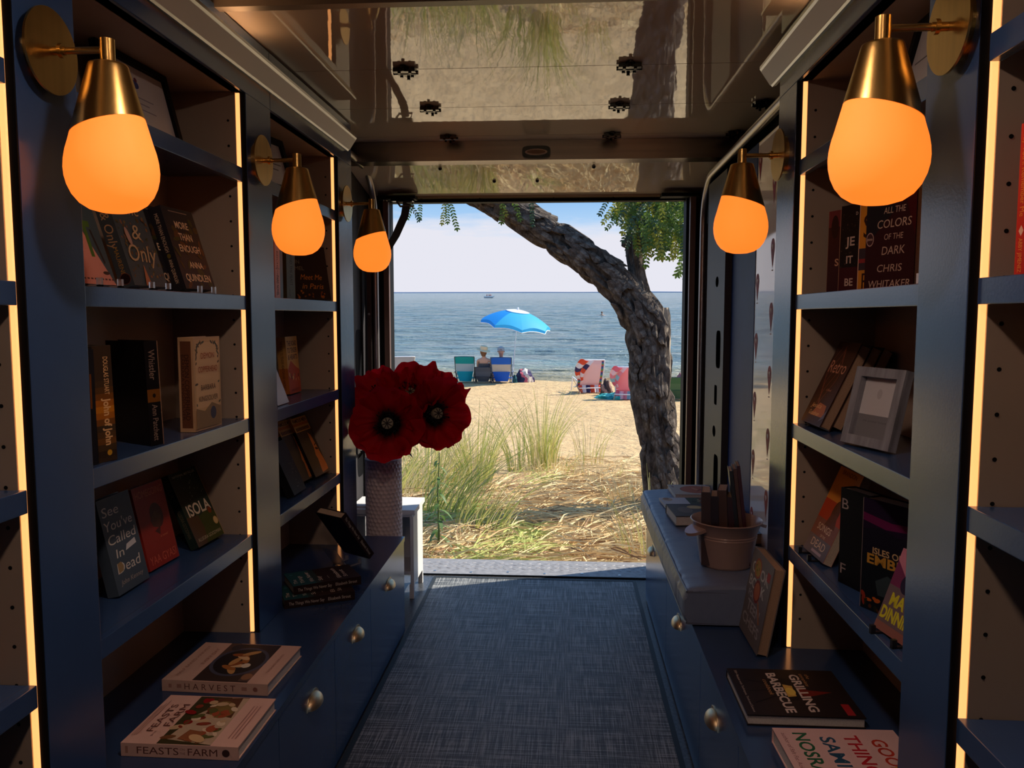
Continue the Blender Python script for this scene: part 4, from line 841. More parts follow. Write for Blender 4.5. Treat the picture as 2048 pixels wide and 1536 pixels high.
# books lying on the cushion
W, H = .215, .225
book('white book with reddish oval lying at the far end of the cushion', .497, 3.845, CT + .022, -88, 90, W, H, .020, (196, 180, 164), group='books lying on the cushion', pages=PAGEW, front=[('p', ell(W * .5, H * .52, .080, .075, 32), (170, 96, 70)), ('p', ell(W * .5, H * .52, .074, .069, 32), (186, 108, 80)), ('p', ell(W * .45, H * .5, .03, .006, 12, .4), (214, 150, 110)), ('p', ell(W * .55, H * .58, .03, .006, 12, -.6), (150, 76, 56)), ('p', rect(W * .03, H * .80, W * .1, H * .96), (80, 70, 66)), ('p', rect(W * .1, H * .05, W * .3, H * .10), (160, 130, 116))])
W, H = .215, .200
book('white and green photo book lying in the middle of the cushion', .428, 3.595, CT + .014, -86, 90, W, H, .012, (206, 204, 206), group='books lying on the cushion', pages=PAGEW, hard=False, front=[('p', rect(0, H * .58, W, H), (78, 84, 66)), ('p', ell(W * .15, H * .16, .034, .022, 18), (196, 170, 140)), ('p', ell(W * .10, H * .14, .018, .013, 16), (160, 120, 90))] + blobs(41, 12, .01, H * .62, W - .02, H * .95, .008, .02, [(60, 56, 44), (110, 104, 76), (130, 60, 40), (150, 140, 110)]))
W, H = .205, .150
book('grey hardcover with pale yellow oval, nearest book on the cushion', .428, 3.355, CT + .042, -86, 90, W, H, .040, (96, 92, 88), group='books lying on the cushion', pages=PAGEW, front=[('p', ell(W * .28, H * .72, .028, .032, 24), (196, 176, 120)), ('p', ell(W * .28, H * .72, .020, .024, 24), (206, 190, 140)), ('p', ell(W * .5, H * .40, .05, .03, 18), (120, 114, 106)), ('p', rect(0, 0, W * .10, H), (76, 72, 70))])
# bucket
BK = mat('pink_enamel', (.40, .27, .23), .26)
bx_, by_ = .545, 2.680
bk = empty('enamel_bucket', (bx_, by_, CT), 'dusty pink metal bucket full of books on the cushion', 'bucket')
bm = new(); lathe(bm, [(0, 0), (.082, 0), (.0845, .003), (.0855, .008), (.098, .092), (.1, .098), (.0985, .102), (.1005, .106), (.099, .110), (.113, .146), (.118, .150), (.1185, .153), (.116, .1545), (.110, .145), (.096, .108), (.083, .008), (0, .006)], 48); obj('bucket_body', bm, BK, bk, True)
for s in (-1, 1):
    bm = new(); pts = []
    for i in range(13):
        a = R(180 * i / 12); pts.append((s * (.108 + .048 * math.sin(a)), .040 * math.cos(a)))
    f = bm.faces.new([bm.verts.new((p[0], p[1], .140 - (abs(p[0]) - .10) * .35)) for p in pts])
    solid(bm, .010); ho = obj('handle', bm, BK, bk, True); ho.rotation_euler.z = R(24)
# books standing in the bucket, fore-edges up
BR_ = [(64, 42, 34), (40, 22, 20), (78, 52, 40), (56, 24, 22), (34, 30, 26), (90, 60, 46), (70, 22, 22), (48, 18, 18), (60, 44, 34)]
def bucket_book(label, x, y, phi, lean, W, H, T, c, roll=0):
    mw = Matrix.Translation((x, y, CT + .010)) @ Matrix.Rotation(R(phi), 4, 'Z') @ Matrix.Rotation(R(lean), 4, 'X') @ Matrix.Rotation(R(roll), 4, 'Y') @ Matrix.Translation((-W / 2, -T / 2, 0))
    root = empty('book', label=label, cat='book', group='books standing in the bucket', mw=mw)
    cm = mat('cover_%d_%d_%d' % c, lin(c), .4)
    bm = new(); box(bm, 0, W, 0, .002, 0, H); box(bm, 0, W, T - .002, T, 0, H); box(bm, 0, .002, .002, T - .002, 0, H); obj('cover', bm, cm, root)
    bm = new(); box(bm, .002, W - .002, .002, T - .002, .002, H - .003); obj('page_block', bm, PAGEB, root)
for k, (dx, dy, ph_, le, W, H, T, nm) in enumerate((
        (-.066, -.002, 80, 1, .110, .245, .030, 'thick tan paged book at the aisle side of the bucket'),
        (-.033, -.004, 78, 2, .110, .232, .026, 'second book from the aisle in the bucket'),
        (-.002, -.002, 76, 3, .115, .252, .030, 'pale edged book in the middle of the bucket'),
        (.026, .0, 78, 4, .105, .228, .020, 'dark slim book in the middle of the bucket'),
        (.046, -.005, 82, 7, .105, .318, .012, 'thin tall dark red book in the bucket'),
        (.0595, -.004, 82, 7, .105, .325, .011, 'second thin tall dark red book in the bucket'),
        (.072, -.003, 82, 7, .105, .335, .011, 'tallest thin dark red book beside the stile'))):
    bucket_book(nm, bx_ + dx, by_ + dy, ph_, -le, W, H, T, BR_[k], roll=0)
# loose stack behind the bucket
for k, (x, y, z, ph_, W, H, T, nm) in enumerate(((.60, 3.30, 0, -80, .20, .14, .034, 'brown paged book lying behind the bucket'), (.615, 3.08, 0, -72, .19, .10, .040, 'brown paged book lying nearest behind the bucket'), (.618, 3.34, .036, -84, .18, .10, .026, 'brown book on top of the pile behind the bucket'))):
    book(nm, x, y, CT + T + z + .001, ph_, 90, W, min(H, .715 - x), T, BR_[k * 2 + 1], pages=PAGEB, group='books behind the bucket')

# ================================================================== VASE, TABLE, POPPIES
VX, VY = -.826, 3.572
VASEM = mat('matt_lilac_ceramic', (.82, .74, .74), .42)
def vase_mesh():
    bm = new(); Hh = .742; r0 = .0835
    nr, na = 212, 208; rows = 40; cols = 26
    rings = []
    for j in range(nr + 1):
        z = Hh * j / nr; row = []
        base = r0 - (.006 * (1 - z / .03) ** 2 if z < .03 else 0)
        for i in range(na):
            a = 2 * math.pi * i / na
            # dimples on an offset grid
            cz = z / Hh * rows; rj = math.floor(cz); best = 9
            for q in (rj - 1, rj, rj + 1):
                ca = a / (2 * math.pi) * cols - (.5 if q % 2 else 0); da = ca - round(ca); dz = cz - (q + .5)
                best = min(best, math.hypot(da * (2 * math.pi * r0 / cols), dz * Hh / rows))
            d = best / .0105
            dep = .0042 * max(0, 1 - d * d) if .015 < z < Hh - .010 else 0
            row.append(bm.verts.new(((base - dep) * math.cos(a), (base - dep) * math.sin(a), z)))
        rings.append(row)
    for p, q in zip(rings, rings[1:]):
        for i in range(na): bm.faces.new((p[i], p[(i + 1) % na], q[(i + 1) % na], q[i]))
    bm.faces.new(rings[0][::-1])
    inner = [[bm.verts.new((.077 * math.cos(2 * math.pi * i / na), .077 * math.sin(2 * math.pi * i / na), z)) for i in range(na)] for z in (Hh, Hh - .1)]
    for i in range(na):
        j = (i + 1) % na
        bm.faces.new((rings[-1][i], rings[-1][j], inner[0][j], inner[0][i])); bm.faces.new((inner[0][i], inner[0][j], inner[1][j], inner[1][i]))
    bm.faces.new(inner[1])
    return bm
o = obj('floor_vase', vase_mesh(), VASEM, None, True); o.location = (VX, VY, .0005); tag(o, 'tall lilac white cylindrical vase with dimpled honeycomb surface', 'vase')
# white side table behind the vase
tb = empty('side_table', (-.89, 3.93, 0), 'small white side table beside the vase at the doorway', 'table')
bm = new(); box(bm, -.165, .165, -.14, .14, .425, .447); obj('table_top', bm, WHITEP, tb, bevel=.005)
bm = new(); box(bm, -.15, .15, -.125, .125, .41, .425); obj('top_moulding', bm, WHITEP, tb, bevel=.003)
for s in (-1, 1):
    bm = new(); box(bm, s * .150 - .012, s * .150 + .005, -.125, .125, .07, .41); obj('side_board', bm, WHITEP, tb)
bm = new(); box(bm, -.14, .14, .112, .122, .07, .41); obj('back_board', bm, WHITEP, tb)
bm = new(); box(bm, -.14, .14, -.12, .112, .12, .135); obj('lower_shelf', bm, WHITEP, tb)
for sx in (-1, 1):
    for sy in (-1, 1):
        bm = new(); box(bm, sx * .147 - .014, sx * .147 + .008, sy * .117 - .011, sy * .117 + .011, 0, .07); obj('leg', bm, WHITEP, tb, bevel=.002)
o = bxo('paper_stack', (-1.04, -.93, 3.82, 4.02, .4475, .458), mat('stack_paper', (.62, .62, .64), .6)); tag(o, 'low stack of white papers on the side table', 'paper')
# poppies
RED = bpy.data.materials.new('poppy_petal'); RED.use_nodes = True
t = RED.node_tree; b = t.nodes['Principled BSDF']; b.inputs['Roughness'].default_value = .6; b.inputs['Specular IOR Level'].default_value = .2
at = t.nodes.new('ShaderNodeAttribute'); at.attribute_name = 'rad'
rp = t.nodes.new('ShaderNodeValToRGB'); t.links.new(at.outputs['Fac'], rp.inputs[0])
rp.color_ramp.elements[0].color = (.004, .0, .001, 1); rp.color_ramp.elements[0].position = .30; rp.color_ramp.elements[1].color = (.60, .005, .018, 1); rp.color_ramp.elements[1].position = .56
t.links.new(rp.outputs[0], b.inputs['Base Color'])
tr = t.nodes.new('ShaderNodeBsdfTranslucent'); t.links.new(rp.outputs[0], tr.inputs[0]); mx = t.nodes.new('ShaderNodeMixShader'); mx.inputs[0].default_value = .42
t.links.new(b.outputs[0], mx.inputs[1]); t.links.new(tr.outputs[0], mx.inputs[2]); t.links.new(mx.outputs[0], t.nodes['Material Output'].inputs[0])
STEM = mat('poppy_stem', (.05, .09, .03), .6); POD = mat('seed_pod', (.34, .33, .24), .6); DARK = mat('stamen_black', (.006, .005, .008), .7)
def petal_mesh(seed, Rr, cup, wid):
    rn = random.Random(seed); ns, nt_ = 14, 26; vs = []; rad = []
    ph = [rn.uniform(0, 6) for _ in range(4)]
    for i in range(ns + 1):
        s = i / ns
        for j in range(nt_ + 1):
            tt = -1 + 2 * j / nt_
            ang = tt * wid * (.55 + .45 * s ** .6)
            edge = 1 - .13 * abs(tt) ** 4 + .025 * math.sin(tt * 9 + ph[0]) + .05 * noise.noise((tt * 5, seed * 3.3, 0)) + .03 * math.sin(tt * 19 + ph[1])
            r_ = Rr * s * edge
            z = cup * Rr * (s ** 1.8) + s ** 2 * Rr * (.10 * math.sin(tt * 6 + ph[2]) + .10 * noise.noise((tt * 4 + seed, s * 3, 1.1)) + .05 * math.sin(tt * 15 + ph[3])) - .04 * Rr * s * abs(tt) ** 2
            vs.append((r_ * math.cos(ang), r_ * math.sin(ang), z)); rad.append(s)
    fs = []
    for i in range(ns):
        for j in range(nt_): 
            a = i * (nt_ + 1) + j; fs.append((a, a + 1, a + nt_ + 2, a + nt_ + 1))
    me = bpy.data.meshes.new('petal'); me.from_pydata(vs, [], fs)
    at_ = me.attributes.new('rad', 'FLOAT', 'POINT'); at_.data.foreach_set('value', rad)
    me.materials.append(RED); me.polygons.foreach_set('use_smooth', [True] * len(me.polygons)); return me
PET = [petal_mesh(k + 1, 1.0, .20 if k % 2 else .30, R(74)) for k in range(8)]
def pod_mesh():
    bm = new(); lathe(bm, [(0, -.03), (.014, -.028), (.022, -.012), (.024, .0), (.020, .008), (.025, .011), (.024, .014), (0, .017)], 20); return bm
def poppy(label, c, ax, size, roll=0, cup=1.0, seed=0):
    c = Vector(c); ax = Vector(ax).normalized(); q = ax.to_track_quat('Z', 'Y').to_matrix().to_4x4()
    root = empty('poppy_flower', label=label, cat='flower', group='red poppies in the vase', mw=Matrix.Translation(c) @ q @ Matrix.Rotation(roll, 4, 'Z'))
    rn = random.Random(seed)
    for k in range(6):
        p = bpy.data.objects.new('petal', PET[(k + seed) % 8]); col.objects.link(p); p.parent = root
        p.rotation_euler = (0, 0, R(60 * k + (30 if k % 2 else 0) + rn.uniform(-8, 8))); f_ = size * (1.0 if k % 2 else .93) * rn.uniform(.94, 1.05); p.scale = (f_, f_, size * cup * (1 if k % 2 else 1.15)); p.location.z = .006 * (k % 2)
    bm = pod_mesh(); o = obj('seed_pod', bm, POD, root, True); o.location.z = .035
    bm = new()
    for k in range(8):
        a = 2 * math.pi * k / 8; v = Vector((math.cos(a), math.sin(a), 0)); n_ = Vector((-v.y, v.x, 0)) * .002
        bm.faces.new([bm.verts.new(x) for x in (n_ + Vector((0, 0, .0535)), v * .023 + n_ + Vector((0, 0, .0505)), v * .023 - n_ + Vector((0, 0, .0505)), -n_ + Vector((0, 0, .0535)))])
    obj('pod_rays', bm, DARK, root)
    bm = new()
    for k in range(70):
        a = rn.uniform(0, 6.283); l = rn.uniform(.03, .065); e_ = rn.uniform(.5, 1.1); d = Vector((math.cos(a) * e_, math.sin(a) * e_, 1)).normalized()
        p0 = Vector((math.cos(a) * .014, math.sin(a) * .014, .01)); p1 = p0 + d * l; cyl(bm, p0, p1, .0012, n=4, cap=False); cyl(bm, p1 - d * .003, p1 + d * .003, .0028, n=5)
    obj('stamens', bm, DARK, root, kind='stuff')
    # stem curving down into the vase mouth (world space -> local)
    inv = root.matrix_world.inverted(); base = Vector((VX + rn.uniform(-.03, .03), VY + rn.uniform(-.03, .03), .66))
    pts = []
    for i in range(9):
        u_ = i / 8; b1 = c - ax * .12; p = c * (1 - u_) ** 3 + b1 * 3 * u_ * (1 - u_) ** 2 + (base + Vector((0, 0, .12))) * 3 * u_ * u_ * (1 - u_) + base * u_ ** 3; pts.append(inv @ p)
    bm = new(); tube(bm, pts, .006, 8); obj('stem', bm, STEM, root, True)
    return root
poppy('red poppy with dark centre facing the camera, largest of the bunch', (-.757, 3.40, .925), (.02, -1, .16), .162, .3, 1.0, 1)
poppy('red poppy at the right of the bunch, turned to the beach grass', (-.585, 3.50, .955), (.62, -.74, .18), .165, 1.1, 1.2, 2)
poppy('red poppy at the top of the bunch, behind the largest one', (-.70, 3.58, 1.015), (.12, -.65, .70), .150, .7, 1.5, 3)
poppy('red poppy at the left of the bunch, half behind the stile', (-.835, 3.60, 1.005), (-.25, -.75, .55), .150, 2.0, 1.3, 4)
poppy('red poppy at the back right of the bunch, petals folded upward', (-.600, 3.66, 1.005), (.45, -.45, .75), .140, .2, 1.6, 5)
# dark jagged leaves in the vase mouth
lf = None
for k, (a, l) in enumerate(((-2.0, .16), (-.6, .17), (.5, .15), (-1.3, .12), (2.6, .14))):
    bm = new(); d = Vector((math.cos(a), math.sin(a), 0)); n_ = Vector((-d.y, d.x, 0)); base = Vector((VX, VY, .73)); L_p, R_p = [], []
    for i in range(13):
        u_ = i / 12; w_ = .028 * math.sin(math.pi * min(1, u_ * 1.02)) * (1 if i % 2 else .45); p = base + d * (.02 + l * u_) + Vector((0, 0, .07 * math.sin(u_ * 2.6)))
        L_p.append(bm.verts.new(p + n_ * w_)); R_p.append(bm.verts.new(p - n_ * w_))
    for i in range(12): bm.faces.new((L_p[i], L_p[i + 1], R_p[i + 1], R_p[i]))
    solid(bm, .0012)
    o = obj('poppy_leaf', bm, mat('poppy_leaf_green', (.045, .07, .03), .6), None, True); tag(o, ['jagged dark green leaf drooping at the vase rim, towards the camera', 'jagged dark green leaf under the right poppy', 'jagged dark green leaf at the back of the vase', 'jagged dark green leaf under the largest poppy', 'jagged dark green leaf beside the stile'][k], 'leaf', 'poppy leaves')

# ================================================================== THE BEACH
G = -.45                                     # sand level beside the van (the van floor is 0)
def sea_z(y): return -1.135 + TILT * y
# sand
SAND = bpy.data.materials.new('beach_sand'); SAND.use_nodes = True
t = SAND.node_tree; b = t.nodes['Principled BSDF']; b.inputs['Roughness'].default_value = .95; b.inputs['Specular IOR Level'].default_value = .1
tcn = t.nodes.new('ShaderNodeTexCoord')
n1 = t.nodes.new('ShaderNodeTexNoise'); n1.inputs['Scale'].default_value = 3.2; n1.inputs['Detail'].default_value = 8; n1.inputs['Roughness'].default_value = .68; t.links.new(tcn.outputs['Object'], n1.inputs['Vector'])
rp = t.nodes.new('ShaderNodeValToRGB'); t.links.new(n1.outputs[0], rp.inputs[0])
rp.color_ramp.elements[0].position = .33; rp.color_ramp.elements[0].color = (.46, .315, .165, 1); rp.color_ramp.elements[1].position = .62; rp.color_ramp.elements[1].color = (.585, .415, .225, 1)
# wet, browner sand at the waterline
sx = t.nodes.new('ShaderNodeSeparateXYZ'); t.links.new(tcn.outputs['Object'], sx.inputs[0])
mr = t.nodes.new('ShaderNodeMapRange'); mr.inputs[1].default_value = 22.3; mr.inputs[2].default_value = 22.9; t.links.new(sx.outputs['Y'], mr.inputs[0])
mc = t.nodes.new('ShaderNodeMix'); mc.data_type = 'RGBA'; t.links.new(mr.outputs[0], mc.inputs['Factor']); t.links.new(rp.outputs[0], mc.inputs[6]); mc.inputs[7].default_value = (.26, .20, .12, 1)
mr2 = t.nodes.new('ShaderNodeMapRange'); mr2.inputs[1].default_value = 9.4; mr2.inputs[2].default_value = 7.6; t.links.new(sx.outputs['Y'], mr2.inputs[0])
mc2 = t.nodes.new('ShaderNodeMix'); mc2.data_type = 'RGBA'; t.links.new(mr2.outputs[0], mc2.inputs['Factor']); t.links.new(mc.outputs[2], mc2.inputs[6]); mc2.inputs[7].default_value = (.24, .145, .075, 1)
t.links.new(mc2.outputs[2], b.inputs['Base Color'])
n2 = t.nodes.new('ShaderNodeTexNoise'); n2.inputs['Scale'].default_value = 5.5; n2.inputs['Detail'].default_value = 6; n2.inputs['Roughness'].default_value = .6; t.links.new(tcn.outputs['Object'], n2.inputs['Vector'])
bp = t.nodes.new('ShaderNodeBump'); bp.inputs['Strength'].default_value = .9; bp.inputs['Distance'].default_value = .10; t.links.new(n2.outputs[0], bp.inputs['Height']); t.links.new(bp.outputs[0], b.inputs['Normal'])
def ground_z(x, y):
    return G + .05 * noise.noise((x * .35, y * .35, 0)) + .022 * noise.noise((x * 1.7, y * 1.7, 4)) - max(0, y - 22.6) * .10 + (.0 if y > 10 else .03 * noise.noise((x * .9, y * .9, 9)))
vs = []; fs = []
xs = [-60, -40, -28, -20, -14] + [-10 + .2 * i for i in range(101)] + [14, 20, 28, 40, 60]
ys = [-30, -15, -8, -3, 0] + [3 + .15 * i for i in range(160)]
for y in ys:
    for x in xs: vs.append((x, y, ground_z(x, y)))
nx = len(xs)
for j in range(len(ys) - 1):
    for i in range(nx - 1): fs.append((j * nx + i, j * nx + i + 1, (j + 1) * nx + i + 1, (j + 1) * nx + i))
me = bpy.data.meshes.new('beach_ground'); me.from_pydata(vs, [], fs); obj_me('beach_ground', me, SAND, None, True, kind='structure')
# sea
SEA = bpy.data.materials.new('sea_water'); SEA.use_nodes = True
t = SEA.node_tree; b = t.nodes['Principled BSDF']; b.inputs['Roughness'].default_value = .14; b.inputs['IOR'].default_value = 1.33; b.inputs['Specular IOR Level'].default_value = .5
tcn = t.nodes.new('ShaderNodeTexCoord'); sx = t.nodes.new('ShaderNodeSeparateXYZ'); t.links.new(tcn.outputs['Object'], sx.inputs[0])
mr = t.nodes.new('ShaderNodeMapRange'); mr.inputs[1].default_value = 23.0; mr.inputs[2].default_value = 31; t.links.new(sx.outputs['Y'], mr.inputs[0])
rp = t.nodes.new('ShaderNodeValToRGB'); t.links.new(mr.outputs[0], rp.inputs[0])
rp.color_ramp.elements[0].color = (.30, .25, .14, 1); rp.color_ramp.elements[1].color = (.155, .205, .195, 1)
e = rp.color_ramp.elements.new(.30); e.color = (.27, .26, .17, 1)
e = rp.color_ramp.elements.new(.60); e.color = (.18, .25, .23, 1)
t.links.new(rp.outputs[0], b.inputs['Base Color'])
hs = []
for sc_, d_ in (((.55, 1.5, 1), 5), ((.10, .28, 1), 4)):
    mpn = t.nodes.new('ShaderNodeMapping'); mpn.inputs['Scale'].default_value = sc_; t.links.new(tcn.outputs['Object'], mpn.inputs[0])
    n = t.nodes.new('ShaderNodeTexNoise'); n.inputs['Scale'].default_value = 1.0; n.inputs['Detail'].default_value = d_; n.inputs['Roughness'].default_value = .6; t.links.new(mpn.outputs[0], n.inputs['Vector']); hs.append(n)
m_ = t.nodes.new('ShaderNodeMath'); m_.operation = 'MULTIPLY_ADD'; t.links.new(hs[1].outputs[0], m_.inputs[0]); m_.inputs[1].default_value = 2.2; t.links.new(hs[0].outputs[0], m_.inputs[2])
bp = t.nodes.new('ShaderNodeBump'); bp.inputs['Strength'].default_value = 1.0; bp.inputs['Distance'].default_value = .9; t.links.new(m_.outputs[0], bp.inputs['Height']); t.links.new(bp.outputs[0], b.inputs['Normal'])
vs = []; fs = []; y = 22.2; ys = []
while y < 420: ys.append(y); y += .16 + .004 * (y - 22)
while y < 3200: ys.append(y); y *= 1.06
SN = 130
for y in ys:
    for i in range(SN + 1):
        s = -1 + 2 * i / SN; x = math.copysign(abs(s) ** 1.5, s) * (26 + 1.1 * y) - .05 * y
        f_ = min(1, max(0, (y - 22.6) / 3)) * (1 if y < 60 else max(0, 1 - (y - 60) / 360))
        h = f_ * (.13 * noise.noise((x * .16, y * .55, 2)) + .07 * noise.noise((x * .5, y * 1.3, 5)) + .09 * max(0, noise.noise((x * .06, y * .32, 7))))
        sw_ = .10 * math.exp(-((y - 24.7 - .5 * noise.noise((x * .13, 0, 3))) / .40) ** 2)
        vs.append((x, y, sea_z(y) + h + sw_))
for j in range(len(ys) - 1):
    for i in range(SN): fs.append((j * (SN + 1) + i, j * (SN + 1) + i + 1, (j + 1) * (SN + 1) + i + 1, (j + 1) * (SN + 1) + i))
me = bpy.data.meshes.new('sea'); me.from_pydata(vs, [], fs); obj_me('sea', me, SEA, None, True, kind='structure')
# thin far shore on the horizon
bm = new(); pr = [(-2600, 0)]
for i in range(90):
    x = -2600 + i * 58; pr.append((x, 4 + 2 * noise.noise((i * .23, 0, 0)) + (8 if 60 < i < 63 else 0) - max(0, (i - 60)) * .2))
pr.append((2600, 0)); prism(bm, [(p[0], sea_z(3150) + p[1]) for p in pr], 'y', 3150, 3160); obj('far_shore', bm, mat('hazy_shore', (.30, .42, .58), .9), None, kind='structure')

# ---- straw mat and beach grass
STRAW = [mat('straw_pale', (.86, .68, .36), .7, transl=.25), mat('straw_tan', (.70, .45, .19), .7, transl=.25), mat('straw_brown', (.30, .165, .075), .8, transl=.15), mat('straw_green', (.52, .56, .16), .7, transl=.3)]
GRASS = [mat('grass_green', (.32, .40, .09), .6, transl=.4), mat('grass_yellow', (.68, .62, .20), .6, transl=.4), mat('grass_dry', (.80, .66, .36), .7, transl=.3)]
def ribbons(name, strands, mats, parent=None, kind=None):
    vs = []; fs = []; mi = []
    for pts, wd, m_i in strands:
        b0 = len(vs); n = len(pts)
        for k, p in enumerate(pts):
            d = pts[min(k + 1, n - 1)] - pts[max(k - 1, 0)]
            s = d.cross(Vector((random.uniform(-.4, .4), -1, .35))).normalized() * wd * (1 - .85 * k / (n - 1))
            vs.append(p + s); vs.append(p - s)
        for k in range(n - 1): fs.append((b0 + 2 * k, b0 + 2 * k + 1, b0 + 2 * k + 3, b0 + 2 * k + 2)); mi.append(m_i)
    me = bpy.data.meshes.new(name); me.from_pydata([tuple(v) for v in vs], [], fs); me.polygons.foreach_set('material_index', mi)
    return obj_me(name, me, mats, parent, True, kind=kind)
rs = random.Random(5)
strands = []
while len(strands) < 24000:
    y = 4.5 + 6.4 * rs.random() ** 1.25; x = rs.uniform(-3.4, 3.4)
    if abs(x - .0) > .50 * y + .3: continue
    # the mat thins out into bare sand further from the van
    dens = 1 if y < 8.2 else max(0, 1 - (y - 8.2) / 2.2)
    dens *= .35 + .65 * min(1, max(0, .55 + 1.2 * noise.noise((x * .9, y * .9, 2.2)))) if y > 7 else 1
    if -.85 < x < -.35 and 8.3 < y < 10: dens *= .15
    if rs.random() > dens: continue
    flow = noise.noise((x * .7, y * .7, 6)) * 2.4 + rs.gauss(0, .8)
    l = rs.uniform(.12, .50); z0 = ground_z(x, y) + rs.uniform(.0, .14) * (1 if y < 8.5 else .6) + .05 * max(0, noise.noise((x * 1.6, y * 1.6, 8)))
    d = Vector((math.cos(flow), math.sin(flow) * .9, rs.uniform(-.18, .40)))
    bend = rs.uniform(-.10, .06)
    pts = [Vector((x, y, z0)) + d * l * u_ + Vector((0, 0, bend * 2.2 * u_ * u_ * l - (.0 if d.z < 0 else d.z * l * u_ * u_ * .8))) for u_ in (0, .35, .7, 1)]
    g_ = noise.noise((x * 1.1, y * 1.1, 11))
    m_i = 3 if (x < -.2 and g_ > .12 and rs.random() < .6) else rs.choices((0, 1, 2), (5, 3, 1.4 if g_ < .1 else .6))[0]
    strands.append((pts, rs.uniform(.0028, .0076), m_i))
o = ribbons('straw_mat', strands, STRAW, kind='stuff'); tag(o, 'dry flattened straw-coloured grass covering the sand outside the door', 'dry grass', kind='stuff')
def clump(label, x, y, n, h, spread, lean=(0, 0), wd=.0055, cols=(2, 4, 3), seed=0, fan=1.0):
    rn = random.Random(seed); st = []; z = ground_z(x, y) - .02
    for k in range(int(n * .75)):
        a = rn.uniform(0, 6.283); r_ = spread * math.sqrt(rn.random()); hh = h * rn.uniform(.45, 1.0)
        out_ = Vector((math.cos(a), math.sin(a), 0)) * rn.uniform(.05, .55) * fan + Vector((lean[0], lean[1], 0)) * rn.uniform(.3, 1)
        dr = rn.uniform(.1, .55)
        pts = []
        for i in range(8):
            u_ = i / 7; pts.append(Vector((r_ * math.cos(a), r_ * math.sin(a), 0)) + out_ * hh * u_ ** 1.9 + Vector((0, 0, hh * (u_ - dr * .35 * u_ ** 3))))
        st.append((pts, wd * rn.uniform(.6, 1.2), rn.choices((0, 1, 2), cols)[0]))
    o = ribbons('grass_clump', st, GRASS); o.location = (x, y, z); return tag(o, label, 'grass', 'beach grass clumps')
clump('tall green grass clump at the centre of the doorway view', -.26, 9.70, 170, 1.15, .17, (.05, 0), seed=1, cols=(4, 5, 3))
clump('grass clump leaning left beside the central tall clump', -.58, 9.45, 50, .95, .12, (-.35, 0), seed=21, cols=(4, 3, 2))
clump('yellow green grass clump just right of the poppies', -.92, 8.15, 210, 1.12, .17, (.0, 0), seed=2, cols=(3, 5, 4))
clump('wide yellowish grass clump directly behind the poppies', -1.42, 8.40, 280, .95, .40, (.15, 0), seed=3, cols=(2, 6, 4))
clump('low dense grass clump left of the poppies clump, beside the vase', -1.75, 7.6, 220, .75, .40, (.30, 0), seed=4, cols=(2, 6, 4))
clump('sparse grass clump right of the central clump', .30, 9.9, 40, .80, .18, (.0, 0), seed=5, cols=(3, 2, 4))
clump('flattened yellow green grass clump arching right, below the poppies', -1.05, 6.9, 170, .85, .25, (.75, -.25), seed=6, cols=(4, 6, 2), fan=.4)
clump('second flattened grass clump arching right near the sill', -.70, 6.5, 90, .70, .22, (.70, -.2), seed=7, cols=(4, 6, 2), fan=.4)
clump('low green tuft close to the sill, right of the weed', -.62, 5.35, 60, .28, .22, (.2, 0), seed=8, cols=(6, 3, 1))
clump('low green tuft close to the sill, left of the weed', -1.08, 5.30, 70, .32, .2, (.2, 0), seed=9, cols=(6, 3, 1))
clump('brown dry tuft in front of the tree trunk', .72, 7.6, 130, .42, .30, (.1, 0), seed=10, cols=(0, 1, 6))
clump('dry grass tuft beside the bench end, with dark upright blades', .62, 5.9, 60, .78, .2, (-.15, 0), seed=11, cols=(1, 3, 3))
clump('low brown tuft in the sand left of the tree', .38, 8.9, 80, .35, .28, (.1, 0), seed=12, cols=(0, 2, 6))
clump('grassy mound at the foot of the central clump', -.18, 9.3, 160, .32, .40, (.0, 0), seed=13, cols=(1, 2, 6))
# green weed
wx, wy = -.945, 5.85
wd_ = empty('weed_plant', (wx, wy, ground_z(wx, wy)), 'single tall green leafy weed stalk just outside the door', 'plant')
LEAFG = mat('weed_leaf', (.11, .20, .05), .55, transl=.35)
bm = new(); tube(bm, [(0, 0, 0), (.008, 0, .25), (0, .01, .5), (.015, .01, .82)], [.011, .009, .006, .003], 8); obj('stalk', bm, mat('weed_stalk', (.12, .18, .06), .6), wd_, True)
rn = random.Random(9)
for k in range(30):
    z = .06 + .75 * k / 30; a = k * 2.4; l = (.19 - .12 * k / 30) * rn.uniform(.7, 1.1); d = Vector((math.cos(a), math.sin(a), .35))
    bm = new(); Lp = []; Rp = []; n_ = d.cross(Vector((0, 0, 1))).normalized()
    for i in range(6):
        u_ = i / 5; w_ = .019 * math.sin(math.pi * (.08 + .92 * u_)) * (1 - k / 60); p = Vector((.005, .005, z)) + d * l * u_ - Vector((0, 0, l * 1.0 * u_ * u_))
        Lp.append(bm.verts.new(p + n_ * w_)); Rp.append(bm.verts.new(p - n_ * w_))
    for i in range(5): bm.faces.new((Lp[i], Lp[i + 1], Rp[i + 1], Rp[i]))
    obj('leaf', bm, LEAFG, wd_, True)

